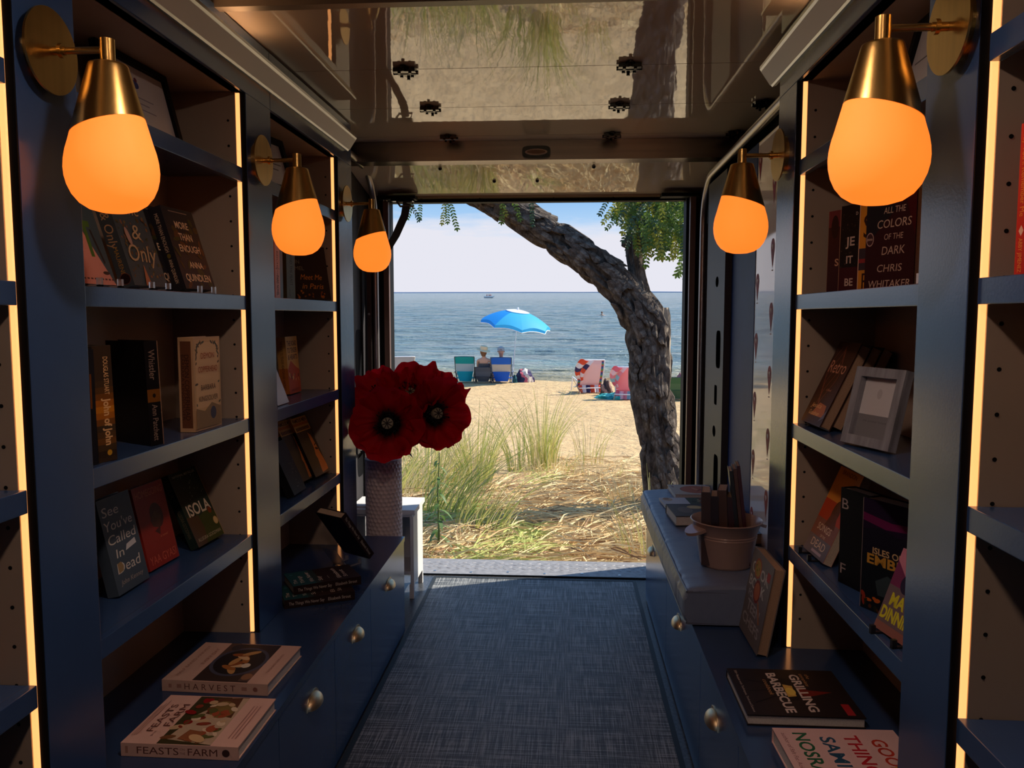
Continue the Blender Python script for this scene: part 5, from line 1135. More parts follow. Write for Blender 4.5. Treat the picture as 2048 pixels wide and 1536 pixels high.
# ---- tree
TY = 7.3
tree = empty('leaning_tree', (1.0, TY + .1, G), 'old rough-barked tree leaning left across the doorway view', 'tree')
TI = Matrix.Translation((-1.0, -(TY + .1), -G))
BARK = bpy.data.materials.new('tree_bark'); BARK.use_nodes = True
t = BARK.node_tree; b = t.nodes['Principled BSDF']; b.inputs['Roughness'].default_value = .9; b.inputs['Specular IOR Level'].default_value = .15
tcn = t.nodes.new('ShaderNodeTexCoord'); mpn = t.nodes.new('ShaderNodeMapping'); mpn.inputs['Scale'].default_value = (1, 1, .45); t.links.new(tcn.outputs['Object'], mpn.inputs[0])
n = t.nodes.new('ShaderNodeTexNoise'); n.inputs['Scale'].default_value = 16; n.inputs['Detail'].default_value = 8; n.inputs['Roughness'].default_value = .7; t.links.new(mpn.outputs[0], n.inputs['Vector'])
rp = t.nodes.new('ShaderNodeValToRGB'); t.links.new(n.outputs[0], rp.inputs[0])
rp.color_ramp.elements[0].position = .34; rp.color_ramp.elements[0].color = (.030, .022, .017, 1); rp.color_ramp.elements[1].position = .68; rp.color_ramp.elements[1].color = (.27, .225, .18, 1)
e = rp.color_ramp.elements.new(.50); e.color = (.11, .083, .065, 1)
t.links.new(rp.outputs[0], b.inputs['Base Color'])
bp = t.nodes.new('ShaderNodeBump'); bp.inputs['Strength'].default_value = .9; bp.inputs['Distance'].default_value = .03; t.links.new(n.outputs[0], bp.inputs['Height']); t.links.new(bp.outputs[0], b.inputs['Normal'])
path = [(1.06, TY + .05, G - .1, .27), (.99, TY + .03, -.25, .235), (.945, TY, -.106, .210), (.862, TY, .263, .178), (.798, TY, .629, .180), (.762, TY, .902, .187), (.755, TY, 1.129, .185), (.698, TY, 1.354, .192), (.592, TY, 1.534, .168), (.38, TY, 1.758, .158), (.087, TY, 1.982, .146), (-.184, TY, 2.162, .136), (-.41, TY, 2.297, .134), (-.636, TY - .03, 2.42, .134), (-.95, TY - .1, 2.60, .12), (-1.35, TY - .2, 2.85, .10), (-1.8, TY - .3, 3.25, .07), (-2.1, TY - .35, 3.7, .035)]
def smooth_path(P, k=8):
    out_ = []
    for i in range(len(P) - 1):
        p0, p1, p2, p3 = P[max(i - 1, 0)], P[i], P[i + 1], P[min(i + 2, len(P) - 1)]
        for q in range(k):
            u_ = q / k; out_.append(tuple(.5 * (2 * b_ + (c_ - a_) * u_ + (2 * a_ - 5 * b_ + 4 * c_ - d_) * u_ * u_ + (3 * b_ - a_ - 3 * c_ + d_) * u_ ** 3) for a_, b_, c_, d_ in zip(p0, p1, p2, p3)))
    out_.append(P[-1]); return out_
def bark_tube(P, n=44, amp=1.0):
    bm = new(); S_ = smooth_path(P); rings = tube(bm, [s[:3] for s in S_], [max(.01, s[3]) for s in S_], n)
    run = 0; prev = None
    for j, (row, s) in enumerate(zip(rings, S_)):
        c = Vector(s[:3]); run += (c - prev).length if prev is not None else 0; prev = c
        for i, v in enumerate(row):
            a = 2 * math.pi * i / n; d = (v.co - c).normalized(); q = (math.cos(a) * 1.6, math.sin(a) * 1.6, run * 1.5)
            f1 = noise.voronoi((math.cos(a) * 2.1, math.sin(a) * 2.1, run * 2.3))[0]
            plate = min(.35, f1[1] - f1[0]) / .35
            h = (.050 * plate + .034 * noise.noise(q)) + .016 * noise.noise((q[0] * 4, q[1] * 4, q[2] * 3)) - .036
            v.co += d * h * amp * min(1, s[3] / .12)
    bmesh.ops.transform(bm, matrix=TI, verts=bm.verts); return bm, S_
bm, SP = bark_tube(path); obj('trunk', bm, BARK, tree, True)
bm, SP2 = bark_tube([(.72, TY + .02, 1.35, .10), (.68, TY + .05, 1.60, .085), (.645, TY + .05, 1.81, .076), (.618, TY + .05, 2.02, .074), (.62, TY + .05, 2.25, .070), (.60, TY + .08, 2.5, .062), (.66, TY + .1, 2.9, .05), (.8, TY + .1, 3.4, .03)], 24, .6); obj('branch', bm, BARK, tree, True)
bm, _ = bark_tube([(.82, TY + .06, .60, .11), (.85, TY + .04, .85, .105), (.866, TY + .03, 1.10, .095), (.862, TY + .02, 1.30, .085), (.852, TY + .02, 1.462, .080)], 24, .7); obj('broken_stub', bm, mat('bare_wood', (.34, .27, .19), .85, noise_scale=22, noise_amt=.45, stretch=(1, 1, .3), bump=.6, bump_scale=30), tree, True)
bm, _ = bark_tube([(.60, TY + .05, 2.02, .05), (.56, TY + .04, 2.03, .055), (.545, TY + .04, 2.0, .045)], 16, .8); obj('knot', bm, BARK, tree, True)
bm, _ = bark_tube([(.62, TY + .1, 2.4, .05), (1.0, TY, 2.75, .04), (1.5, TY - .1, 3.0, .02)], 12, .4); obj('branch', bm, BARK, tree, True)
bm, _ = bark_tube([(-.5, TY, 2.35, .04), (-.9, TY - .4, 2.45, .03), (-1.3, TY - .8, 2.5, .015)], 12, .4); obj('branch', bm, BARK, tree, True)
# loose bark plates
def plate_mesh(seed):
    rn = random.Random(seed); pts = []
    for i in range(9):
        a = 2 * math.pi * i / 9; pts.append((.045 * math.cos(a) * rn.uniform(.7, 1.2), .085 * math.sin(a) * rn.uniform(.75, 1.25)))
    vs = [(p[0], p[1], -.012 * (p[0] / .045) ** 2 + .012 * (p[1] / .085 if p[1] < 0 else 0) * -1) for p in pts] + [(0, 0, .004)]
    lo = [(v[0], v[1], v[2] - .009) for v in vs]; n = len(vs)
    fs = [(i, (i + 1) % 9, 9) for i in range(9)] + [((i + 1) % 9 + n, i + n, 9 + n) for i in range(9)] + [((i + 1) % 9, i, i + n, (i + 1) % 9 + n) for i in range(9)]
    me = bpy.data.meshes.new('bark_plate'); me.from_pydata(vs + lo, [], fs); me.materials.append(BARK); return me
PLM = [plate_mesh(k) for k in range(5)]
rn = random.Random(3)
for k in range(120):
    j = rn.randrange(12, 112); s = SP[j]; d = (Vector(SP[j + 1][:3]) - Vector(SP[j - 1][:3])).normalized()
    a = rn.uniform(-2.6, .6); x, y_ = ring_frame(d); nrm = None
    best = Vector((rn.gauss(0, .8), -1, rn.gauss(0, .6))); nrm = (best - d * best.dot(d)).normalized()
    pos = Vector(s[:3]) + nrm * (s[3] + .016); tx = d.cross(nrm).normalized()
    o = bpy.data.objects.new('bark_plate', PLM[k % 5]); col.objects.link(o); o.parent = tree
    f_ = rn.uniform(.55, 1.15)
    o.matrix_local = TI @ Matrix(((tx.x, d.x, nrm.x, pos.x), (tx.y, d.y, nrm.y, pos.y), (tx.z, d.z, nrm.z, pos.z), (0, 0, 0, 1))) @ Matrix.Rotation(rn.uniform(-.3, .3), 4, 'Z') @ Matrix.Diagonal((f_, f_ * rn.uniform(.8, 1.4), 1, 1))
# pinnate leaf sprays
LEAFM = [mat('locust_leaf', (.12, .20, .03), .5, transl=.5), mat('locust_leaf_yellow', (.34, .34, .045), .5, transl=.5), mat('locust_leaf_dark', (.045, .09, .035), .5, transl=.3)]
def spray_mesh(seed, m_i):
    rn = random.Random(seed); vs = []; fs = []; n = 9
    def leaflet(p, d, l, w_):
        up = Vector((0, -1, .2)); s = d.cross(up).normalized() * w_; b0 = len(vs)
        for q in (p, p + d * l * .35 + s, p + d * l * .75 + s * .8, p + d * l, p + d * l * .75 - s * .8, p + d * l * .35 - s): vs.append(tuple(q + Vector((0, rn.uniform(-.004, .004), 0))))
        fs.append(tuple(range(b0, b0 + 6)))
    L = .24; ax = [Vector((.35 * L * math.sin(u_ * 1.0) * .5, rn.uniform(-.01, .01), -L * u_)) for u_ in [i / n for i in range(n + 1)]]
    for i in range(1, n + 1):
        d = (ax[i] - ax[i - 1]).normalized(); side = Vector((d.z, 0, -d.x))
        for s_ in (-1, 1): leaflet(ax[i], (d * .75 + side * s_ * .9 + Vector((0, rn.uniform(-.4, .4), 0))).normalized(), .040 * rn.uniform(.8, 1.1), .0085)
    leaflet(ax[-1], (ax[-1] - ax[-2]).normalized(), .04, .009)
    for i in range(n):
        b0 = len(vs); o_ = Vector((.0012, 0, 0)); vs += [tuple(ax[i] - o_), tuple(ax[i] + o_), tuple(ax[i + 1] + o_), tuple(ax[i + 1] - o_)]; fs.append((b0, b0 + 1, b0 + 2, b0 + 3))
    me = bpy.data.meshes.new('leaf_spray'); me.from_pydata(vs, [], fs); me.materials.append(LEAFM[m_i]); return me
SPR = [spray_mesh(k, (0, 0, 1, 0, 2)[k % 5]) for k in range(10)]
def put_spray(x, y, z, rot, tilt, sc_, k):
    o = bpy.data.objects.new('leaf_spray', SPR[k % 10]); col.objects.link(o); o.parent = tree
    o.matrix_local = TI @ Matrix.Translation((x, y, z)) @ Matrix.Rotation(rot, 4, 'Z') @ Matrix.Rotation(tilt, 4, 'Y') @ Matrix.Diagonal((sc_, sc_, sc_, 1))
rn = random.Random(12); k = 0
for q in range(262):                          # crown at the upper right of the doorway
    x = rn.uniform(.50, 1.30); y = TY + rn.uniform(-.35, .30); zt = 2.50 - .30 * abs(x - .85)
    z = 2.62 - .50 * rn.random() ** 1.3 if x < 1.0 else 2.6 - .62 * rn.random() ** 1.3
    put_spray(x, y, z, rn.uniform(-.6, .6), rn.gauss(0, .5), rn.uniform(.8, 1.25), k); k += 1
for x, z, t_ in ((.45, 2.40, .7), (.50, 2.30, .9), (.40, 2.48, .6), (1.02, 2.05, -.3), (1.06, 2.02, -.6), (.95, 2.12, .1), (1.08, 2.12, -.2), (.58, 2.26, .5), (-1.05, 2.42, .1), (-1.02, 2.40, -.1), (-1.06, 2.42, .3), (-1.33, 2.44, .5), (-1.40, 2.42, -.4), (-1.28, 2.46, .2), (-.55, 2.45, .2), (-.62, 2.48, -.3), (-.48, 2.46, -.2), (-.30, 2.40, .1)):
    put_spray(x, TY - .18, z, rn.uniform(-.3, .3), t_, rn.uniform(.8, 1.0), k); k += 1
rn = random.Random(44)
for q in range(60):                          # crown out of the frame above: casts the dappled shade
    x = rn.uniform(-2.2, 1.9); put_spray(x, TY + rn.uniform(-1.5, .5), rn.uniform(2.75, 3.7), rn.uniform(0, 6), rn.gauss(0, .6), rn.uniform(1.2, 2.0), k); k += 1

# ---- people and things on the sand
def skin_figure(name, joints, edges, root, mats):
    me = bpy.data.meshes.new(name); me.from_pydata([j[:3] for j in joints], edges, [])
    o = bpy.data.objects.new(name, me); col.objects.link(o)
    md = o.modifiers.new('s', 'SKIN'); md.use_smooth_shade = True
    for v, j in zip(me.skin_vertices[0].data, joints): v.radius = (j[3], j[4] if len(j) > 4 else j[3]); v.use_root = False
    me.skin_vertices[0].data[root].use_root = True
    sb = o.modifiers.new('b', 'SUBSURF'); sb.levels = 2; sb.render_levels = 2
    dg = bpy.context.evaluated_depsgraph_get(); m2 = bpy.data.meshes.new_from_object(o.evaluated_get(dg)); bpy.data.objects.remove(o); bpy.data.meshes.remove(me)
    m2.name = name; m2.materials.clear()
    return m2
SKIN = mat('fair_skin', (.60, .33, .22), .6); HAIR = mat('auburn_hair', (.18, .075, .03), .6)  # one even skin colour
def seated(x, y, recline, label, tone=SKIN, twist=0):
    """seated figure facing the sea (+y); local frame, seat at z=.18"""
    s = math.sin(R(recline)); c = math.cos(R(recline))
    up = lambda h, f=0: (0, -h * s + f, .20 + h * c)
    J = [(*up(0), .13, .10), (*up(.18), .12, .09), (*up(.36), .145, .09), (*up(.46), .10, .075), (*up(.53), .048), (*up(.60), .055), (*up(.68, .02), .085, .095), (*up(.77, .01), .075, .085)]
    E_ = [(i, i + 1) for i in range(7)]
    for sgn in (-1, 1):
        b0 = len(J); sh = up(.44)
        J += [(sgn * .17, sh[1], sh[2], .05), (sgn * .195, sh[1] + .10, sh[2] - .20, .036), (sgn * .18, sh[1] + .32, sh[2] - .26, .032), (sgn * .18, sh[1] + .40, sh[2] - .27, .028)]
        E_ += [(3, b0), (b0, b0 + 1), (b0 + 1, b0 + 2), (b0 + 2, b0 + 3)]
        l0 = len(J); J += [(sgn * .10, .05, .20, .085), (sgn * .12, .42, .30, .065), (sgn * .12, .72, .06, .045), (sgn * .12, .84, .05, .035)]
        E_ += [(0, l0), (l0, l0 + 1), (l0 + 1, l0 + 2), (l0 + 2, l0 + 3)]
    m2 = skin_figure('body', J, E_, 0, tone)
    root = empty('person', (x, y, ground_z(x, y)), label, 'person'); root.rotation_euler.z = twist
    bo = obj_me('body', m2, tone, root, True)
    hp = up(.70, .015)
    # face: nose and ears
    bm = new()
    for sgn in (-1, 1): lathe(bm, [(0, -.02), (.012, -.012), (.014, 0), (.010, .015), (0, .02)], 8, (sgn * .088, hp[1], hp[2]))
    cyl(bm, (0, hp[1] + .085, hp[2] - .005), (0, hp[1] + .115, hp[2] - .02), .012, .009, 8); obj('face_features', bm, tone, root, True)
    return root, hp
wm, hp = seated(-2.17, 21.70, 16, 'person in straw hat with bare shoulders sitting between the beach chairs', SKIN, R(-6))
bm = new(); lathe(bm, [(.190, -.02), (.185, -.012), (.11, .012), (.105, .06), (.09, .10), (.05, .115), (0, .118)], 28, (0, 0, 0)); hat = obj('straw_hat', bm, mat('straw_hat', (.72, .56, .34), .8), wm, True); hat.location = (0, hp[1] + .0, hp[2] + .045); hat.rotation_euler = (R(8), R(14), 0)
bm = new(); lathe(bm, [(0, -.14), (.05, -.13), (.085, -.06), (.098, .02), (.08, .08), (0, .1)], 18); hr = obj('hair', bm, HAIR, wm, True); hr.location = (0, hp[1] - .015, hp[2] - .0)
bm = new(); rows = []
for j in range(10):                            # dark top wrapped round the back
    z = .18 + .36 * j / 9; hh = (z - .2) / math.cos(R(16)); yy = -hh * math.sin(R(16)); row = []
    for i in range(20): a = 2 * math.pi * i / 20; row.append(bm.verts.new((.158 * math.cos(a), yy + .125 * math.sin(a), z)))
    rows.append(row)
for p, q in zip(rows, rows[1:]):
    for i in range(20): bm.faces.new((p[i], p[(i + 1) % 20], q[(i + 1) % 20], q[i]))
obj('top', bm, mat('charcoal_cloth', (.08, .08, .09), .8), wm, True)
mn, hp = seated(-1.72, 21.78, 20, 'person in grey cap reclining in the blue beach chair', mat('tanned_skin', (.50, .26, .18), .6))
bm = new(); lathe(bm, [(.098, -.01), (.100, .0), (.098, .04), (.080, .085), (.04, .105), (0, .11)], 24); hc = obj('cap', bm, mat('grey_cap', (.30, .33, .37), .8), mn, True); hc.location = (0, hp[1], hp[2] + .035)
bm = new(); prism(bm, [(-.07, .06), (.07, .06), (.05, .16), (-.05, .16)], 'z', -.004, .006); o = obj('cap_visor', bm, M['grey_cap'], mn); o.location = (0, hp[1], hp[2] + .035)
bm = new(); prism(bm, ell(0, 0, .028, .018, 14), 'y', -.002, .004); o = obj('cap_opening', bm, M['auburn_hair'], mn); o.location = (0, hp[1] - .096, hp[2] + .055)
o = skin_figure if False else None
bm = new(); rows = []
for j in range(10):
    hh = .0 + .47 * j / 9; row = []; yy = -hh * math.sin(R(20)); z = .2 + hh * math.cos(R(20)); k_ = 1 if j < 8 else 1.05
    for i in range(20): a = 2 * math.pi * i / 20; row.append(bm.verts.new((.165 * k_ * math.cos(a), yy + .125 * math.sin(a), z)))
    rows.append(row)
for p, q in zip(rows, rows[1:]):
    for i in range(20): bm.faces.new((p[i], p[(i + 1) % 20], q[(i + 1) % 20], q[i]))
obj('shirt', bm, mat('pale_shirt', (.5, .5, .52), .8), mn, True)

def beach_chair(label, x, y, wid, hgt, rec, ctop, cmid, clow, frame, twist=0, seat_c=None):
    o = empty('beach_chair', (x, y, ground_z(x, y)), label, 'chair', 'beach chairs on the sand'); o.rotation_euler.z = twist
    s = math.tan(R(rec)); hw = wid / 2
    yb = lambda z: -(z - .12) * s
    ms = lambda n, c, tr_=0: mat('chair_' + n, lin(c), .7, transl=tr_)
    def sheet_(nm, z0, z1, w0, w1, m, sag=.03):
        bm = new(); rows = []
        for j in range(7):
            z = z0 + (z1 - z0) * j / 6; ww = w0 + (w1 - w0) * j / 6
            rows.append([bm.verts.new((ww * (-1 + 2 * i / 8), yb(z) - sag * (1 - (-1 + 2 * i / 8) ** 2), z)) for i in range(9)])
        for p, q in zip(rows, rows[1:]):
            for i in range(8): bm.faces.new((p[i], p[i + 1], q[i + 1], q[i]))
        solid(bm, .004); return obj(nm, bm, m, o, True)
    k = hw * .92
    sheet_('head_band', hgt * .74, hgt, k, k * 1.06, ms('a%d_%d_%d' % ctop, ctop, .3)); sheet_('back_mesh', hgt * .44, hgt * .74, k * .94, k, ms('b%d_%d_%d' % cmid, cmid, .35)); sheet_('lower_pouch', .05, hgt * .45, k * .66, k * .92, ms('c%d_%d_%d' % clow, clow, .2), .06)
    fm = mat('chair_frame_%d_%d_%d' % frame, lin(frame), .4, .3)
    for sg in (-1, 1):
        bm = new(); tube(bm, [(sg * hw * .80, .05, .03), (sg * hw * .96, yb(hgt * .5), hgt * .5), (sg * hw, yb(hgt), hgt * 1.0)], .013, 8); obj('back_rail', bm, fm, o, True)
        bm = new(); tube(bm, [(sg * hw * 1.02, yb(hgt * .42) - .02, hgt * .42), (sg * hw * 1.06, .20, hgt * .44), (sg * hw * 1.04, .42, hgt * .42)], .018, 8); obj('arm_rest', bm, fm, o, True)
        bm = new(); tube(bm, [(sg * hw * 1.0, .40, hgt * .40), (sg * hw, .02, .01)], .012, 8); obj('leg', bm, fm, o, True)
        bm = new(); tube(bm, [(sg * hw * 1.0, .02, hgt * .38), (sg * hw, .46, .01)], .012, 8); obj('leg', bm, fm, o, True)
    bm = new(); tube(bm, [(-hw, yb(hgt), hgt), (0, yb(hgt) - .01, hgt * 1.01), (hw, yb(hgt), hgt)], .013, 8); obj('top_rail', bm, fm, o, True)
    bm = new(); box(bm, -k, k, .0, .42, .13, .14); obj('seat', bm, ms('a%d_%d_%d' % ctop, ctop, .3), o)
    return o
beach_chair('teal beach chair with pale mesh back, left of the couple', -2.72, 21.75, .54, .73, 17, (24, 176, 168), (206, 214, 210), (10, 172, 190), (90, 104, 104))
beach_chair('bright blue beach chair under the umbrella pole', -1.70, 21.50, .56, .70, 20, (30, 110, 214), (214, 206, 196), (10, 96, 214), (70, 84, 110))
beach_chair('white framed beach chair at the left edge of the doorway', -4.30, 20.8, .62, .80, 28, (170, 176, 190), (176, 182, 194), (200, 200, 204), (232, 232, 232), R(20))
# low chair under the person with hat, draped with a grey towel
gc = beach_chair('low grey beach chair draped with a grey towel, under the straw hat person', -2.20, 21.48, .46, .44, 14, (96, 98, 106), (110, 112, 120), (70, 72, 80), (50, 50, 54))
# umbrella
um = empty('beach_umbrella', (-1.46, 22.0, ground_z(-1.46, 22.0)), 'light blue beach umbrella with white crown standing on the sand', 'umbrella')
tilt = Matrix.Rotation(R(6), 4, 'Y') @ Matrix.Rotation(R(-3), 4, 'X')
bm = new(); cyl(bm, (0, 0, -.1), (.165, .06, 1.93), .018, n=10); obj('pole', bm, mat('umbrella_pole', (.78, .76, .74), .4), um, True)
apex = Vector((.17, .06, 1.97)); RU = .98; drop = .38
UB = [mat('umbrella_cyan', lin((70, 196, 250)), .6, transl=.5), mat('umbrella_cyan_shaded', lin((30, 150, 240)), .6, transl=.4)]  # second tone: shade on the panels away from the sun, put into the colour
TL = Matrix.Translation(apex) @ Matrix.Rotation(R(9), 4, 'Y') @ Matrix.Rotation(R(7), 4, 'X')
def dome(a, r_): return Vector((RU * r_ * math.cos(a), RU * r_ * math.sin(a), -drop * r_ ** 1.9))
for k in range(8):
    a0 = 2 * math.pi * k / 8 + .25; bm = new(); rows = []
    for j in range(9):
        r_ = .27 + .73 * j / 8; row = []
        for i in range(7):
            u_ = i / 6; a = a0 + u_ * math.pi / 4; p = dome(a, r_ * (1 - .10 * math.sin(u_ * math.pi) * (.6 + .4 * r_))); p.z += .0; row.append(bm.verts.new(TL @ p))
        rows.append(row)
    row = []
    for i in range(7): u_ = i / 6; a = a0 + u_ * math.pi / 4; p = dome(a, 1 - .10 * math.sin(u_ * math.pi)); p.z -= .07 + .02 * math.sin(u_ * math.pi); row.append(bm.verts.new(TL @ p))
    rows.append(row)
    for p, q in zip(rows, rows[1:]):
        for i in range(6): bm.faces.new((p[i], p[i + 1], q[i + 1], q[i]))
    pn = obj('canopy_panel', bm, UB[1 if k in (3, 4) else 0], um, True)
    bm = new()
    for i in range(6):
        p, q = row[i].co.copy() if False else None, None
        break
    ed = []
    for i in range(7): u_ = i / 6; a = a0 + u_ * math.pi / 4; p = dome(a, 1.003 - .10 * math.sin(u_ * math.pi)); p.z -= .075 + .02 * math.sin(u_ * math.pi); ed.append(TL @ p)
    tube(bm, ed, .009, 6); obj('white_hem', bm, mat('white_hem', (.85, .87, .9), .6), pn, True)
    bm = new(); tube(bm, [TL @ dome(a0, .05 + .95 * i / 8) - Vector((0, 0, .015)) for i in range(9)], .006, 6); obj('rib', bm, mat('umbrella_rib', (.6, .6, .6), .4), um, True)
bm = new(); rows = []
for j in range(5):
    r_ = .001 + .33 * j / 4; rows.append([bm.verts.new(TL @ (dome(2 * math.pi * i / 24, r_) + Vector((0, 0, .02)))) for i in range(24)])
for p, q in zip(rows, rows[1:]):
    for i in range(24): bm.faces.new((p[i], p[(i + 1) % 24], q[(i + 1) % 24], q[i]))
obj('white_crown', bm, mat('umbrella_white', (.82, .84, .88), .6, transl=.3), um, True)
bm = new(); lathe(bm, [(0, 0), (.02, .01), (.03, .05), (.022, .08), (0, .09)], 12, apex); obj('finial', bm, M['umbrella_white'], um, True)
# bags beside the umbrella
def cloth_lump(name, label, cat, x, y, rx, ry, rz, mats, seed, group=None):
    bm = new(); bmesh.ops.create_icosphere(bm, subdivisions=4, radius=1)
    for v in bm.verts:
        d = v.co.normalized(); f_ = 1 + .30 * noise.noise(d * 2.2 + Vector((seed, 0, 0))) + .12 * noise.noise(d * 6 + Vector((0, seed, 0))); v.co = Vector((d.x * rx, d.y * ry, max(-.02, d.z * rz))) * f_
    for f in bm.faces:
        c = f.calc_center_median(); f.material_index = int((c.x / rx * 2.5 + c.z / rz * 1.2 + 5 + noise.noise(c * 6))) % len(mats)
    o = obj(name, bm, mats, None, True); o.location = (x, y, ground_z(x, y)); return tag(o, label, cat, group)
cloth_lump('beach_bag', 'navy and pink beach bag lying right of the umbrella pole', 'bag', -1.12, 22.0, .26, .18, .34, [flat((52, 56, 84)), flat((196, 96, 110)), flat((214, 200, 190)), flat((70, 60, 92))], 3)
cloth_lump('drink_bottle', 'dark teal bottle bag at the foot of the umbrella pole', 'bag', -1.36, 21.75, .07, .07, .20, [flat((40, 84, 92))], 5)
cloth_lump('teal_towel', 'crumpled teal towel on the sand between striped chair and tree', 'towel', 1.08, 18.2, .36, .22, .13, [flat((60, 170, 160)), flat((40, 130, 130)), flat((100, 190, 180))], 8)
cloth_lump('dark_bag', 'dark brown bag on the sand behind the teal towel', 'bag', .98, 18.9, .15, .12, .34, [flat((84, 66, 60)), flat((150, 120, 110)), flat((60, 50, 50))], 9)
# striped chair: white curved frame, pale sling, striped towel
def lounge(label, x, y, twist, wid, hgt, towel_cols, sling):
    o = empty('beach_chair', (x, y, ground_z(x, y)), label, 'chair', 'beach chairs on the sand'); o.rotation_euler.z = twist
    fm = mat('white_chair_frame', (.80, .80, .80), .4); hw = wid / 2
    prof = [(.30, .12), (.06, .16), (-.04, .30), (-.13, .50), (-.20, .68), (-.22, hgt)]
    for sg in (-1, 1):
        bm = new(); tube(bm, smooth_path([(sg * hw, p[0], p[1]) for p in prof], 5), .016, 8); obj('side_rail', bm, fm, o, True)
        bm = new(); tube(bm, [(sg * hw, -.02, .30), (sg * hw * 1.02, .40, .36), (sg * hw, .55, .01)], .014, 8); obj('arm_rest', bm, fm, o, True)
        bm = new(); tube(bm, [(sg * hw, .30, .30), (sg * hw * .98, -.30, .01)], .013, 8); obj('leg', bm, mat('wood_leg', (.45, .30, .17), .6), o, True)
    bm = new(); tube(bm, [(-hw, -.22, hgt), (hw, -.22, hgt)], .016, 8); obj('top_rail', bm, fm, o, True)
    bm = new(); tube(bm, [(-hw, -.22, .13), (hw, -.22, .13)], .012, 8); obj('cross_rail', bm, fm, o, True)
    S_ = smooth_path([(0, p[0], p[1]) for p in prof], 5); k = hw * .96
    bm = new(); rows = [[bm.verts.new((k * (-1 + 2 * i / 10), p[1] - .015 * (1 - (-1 + 2 * i / 10) ** 2), p[2])) for i in range(11)] for p in S_]
    for j, (p, q) in enumerate(zip(rows, rows[1:])):
        for i in range(10):
            f = bm.faces.new((p[i], p[i + 1], q[i + 1], q[i])); f.material_index = 0 if 1 <= i <= 8 else 1 + j % (len(sling) - 1)
    solid(bm, .004); obj('sling', bm, [mat('sling_%d_%d_%d' % c, lin(c), .7, transl=.3) for c in sling], o, True)
    # towel over the left shoulder and hanging below
    tm = [mat('towel_%d_%d_%d' % c, lin(c), .9, transl=.15) for c in towel_cols]
    bm = new(); rows = []
    for j in range(22):
        u_ = j / 21; row = []
        for i in range(9):
            v = i / 8; px = -hw * 1.02 + wid * (.55 - .35 * u_) * v - .10 * math.sin(u_ * 3.1); pz = hgt * (1.03 - .62 * u_) - .05 * v + .02 * math.sin(v * 9 + u_ * 5)
            row.append(bm.verts.new((px, -.24 + .20 * u_ * (1 - .3 * v) - .05 + .02 * math.sin(v * 11), pz)))
        rows.append(row)
    for j, (p, q) in enumerate(zip(rows, rows[1:])):
        for i in range(8): f = bm.faces.new((p[i], p[i + 1], q[i + 1], q[i])); f.material_index = (j // 4 + i // 5) % len(tm)
    solid(bm, .005); obj('draped_towel', bm, tm, o, True)
    bm = new(); rows = []
    for j in range(6):
        rows.append([bm.verts.new((k * (-1 + 2 * i / 24), -.06 - .03 * math.sin(i * 1.3) - .015 * j, .19 - .035 * j)) for i in range(25)])
    for p, q in zip(rows, rows[1:]):
        for i in range(24): f = bm.faces.new((p[i], p[i + 1], q[i + 1], q[i])); f.material_index = (i // 4) % len(tm)
    solid(bm, .005); obj('towel_hem', bm, tm, o, True)
    return o
lounge('white framed beach chair draped with orange, navy and white striped towel', .60, 19.40, R(14), .62, .80, [(228, 84, 50), (236, 226, 224), (64, 52, 92), (228, 84, 50), (236, 220, 220)], [(240, 206, 204), (120, 160, 60), (64, 130, 170), (70, 76, 140), (196, 84, 90)])
lounge('white framed beach chair with pink striped towel, half behind the tree', 1.42, 18.1, R(-12), .55, .74, [(226, 110, 130), (240, 200, 206), (232, 140, 150), (150, 190, 200)], [(236, 160, 170), (226, 110, 130), (240, 210, 214), (226, 120, 140), (240, 200, 206)])
beach_chair('green patterned low beach chair at the right edge of the doorway', 2.52, 17.8, .60, .52, 15, (70, 110, 70), (90, 120, 84), (60, 90, 60), (60, 60, 60))
cloth_lump('pink_bag', 'pinkish bag behind the green chair at the right edge', 'bag', 2.72, 18.4, .20, .15, .62, [flat((170, 120, 120)), flat((150, 100, 104)), flat((206, 170, 160))], 14)
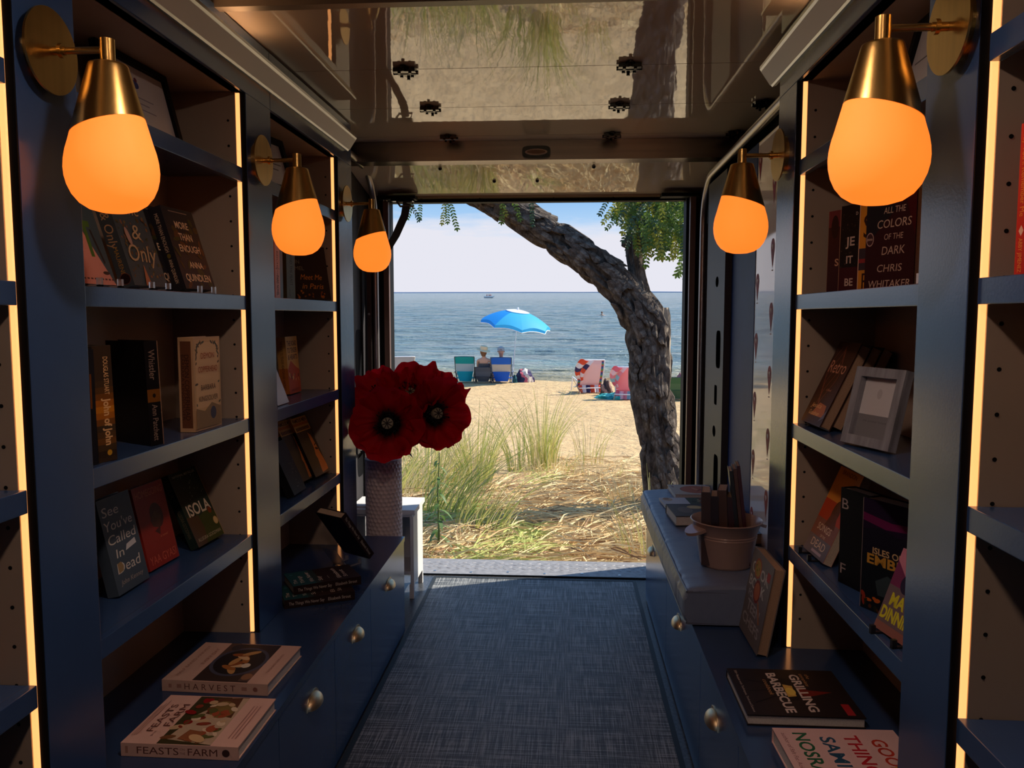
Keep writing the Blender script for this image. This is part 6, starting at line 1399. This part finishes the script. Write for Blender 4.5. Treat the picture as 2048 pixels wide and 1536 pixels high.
# driftwood pole across the sand
bm = new(); tube(bm, [(.95, 19.6, ground_z(.95, 19.6) + .30), (1.25, 19.3, ground_z(1.25, 19.3) + .40), (1.75, 19.0, ground_z(1.75, 19) + .62)], .03, 8); cyl(bm, (1.7, 19.0, ground_z(1.7, 19) - .05), (1.7, 19.02, ground_z(1.7, 19) + .60), .03, n=8); cyl(bm, (.97, 19.6, ground_z(.97, 19.6) - .05), (.97, 19.6, ground_z(.97, 19.6) + .30), .03, n=8)
o = obj('driftwood_branch', bm, mat('driftwood', (.62, .50, .32), .8), None, True); tag(o, 'pale driftwood branch between the striped and pink chairs', 'driftwood')
# boat and swimmer
def at_sea(x, y): return (x, y, sea_z(y))
bo = empty('motor_boat', at_sea(-34.5, 364), 'small white motor boat far out on the water', 'boat')
bm = new(); prism(bm, [(-2.2, 0), (1.8, 0), (2.6, .9), (-2.3, .75)], 'y', -.8, .8); obj('hull', bm, mat('boat_white', (.75, .75, .76), .4), bo)
bm = new(); prism(bm, [(-2.15, -.05), (1.75, -.05), (1.9, .25), (-2.2, .22)], 'y', -.82, .82); obj('waterline_stripe', bm, mat('boat_stripe', (.12, .09, .10), .5), bo)
for x in (-.9, .1, .8):
    bm = new(); lathe(bm, [(0, 0), (.25, .05), (.28, .6), (.12, .75), (.14, .95), (0, 1.1)], 10, (x, 0, .75)); obj('boat_passenger', bm, flat((150, 110, 110)), bo, True)  # simple turned shapes for the people sitting in the boat
sw = empty('person', at_sea(3.92, 86), 'swimmer with arms out in the water right of the umbrella', 'person')
m2 = skin_figure('body', [(0, 0, -.55, .14, .1), (0, 0, -.15, .17, .11), (0, 0, .10, .10, .08), (0, 0, .20, .05), (0, .0, .32, .09, .10), (0, 0, .42, .07), (-.22, 0, .05, .055), (-.48, .1, .02, .045), (-.72, .2, .04, .035), (.22, 0, .05, .055), (.50, .1, .0, .045), (.80, .15, -.02, .035)], [(0, 1), (1, 2), (2, 3), (3, 4), (4, 5), (2, 6), (6, 7), (7, 8), (2, 9), (9, 10), (10, 11)], 0, SKIN)
obj_me('body', m2, SKIN, sw, True)
bm = new(); lathe(bm, [(.09, -.02), (.098, .04), (.07, .11), (0, .14)], 14, (0, -.01, .34)); obj('hair', bm, HAIR, sw, True)
bm = new(); lathe(bm, [(0, -.02), (.012, 0), (0, .02)], 8, (0, .10, .31)); obj('face_features', bm, SKIN, sw, True)
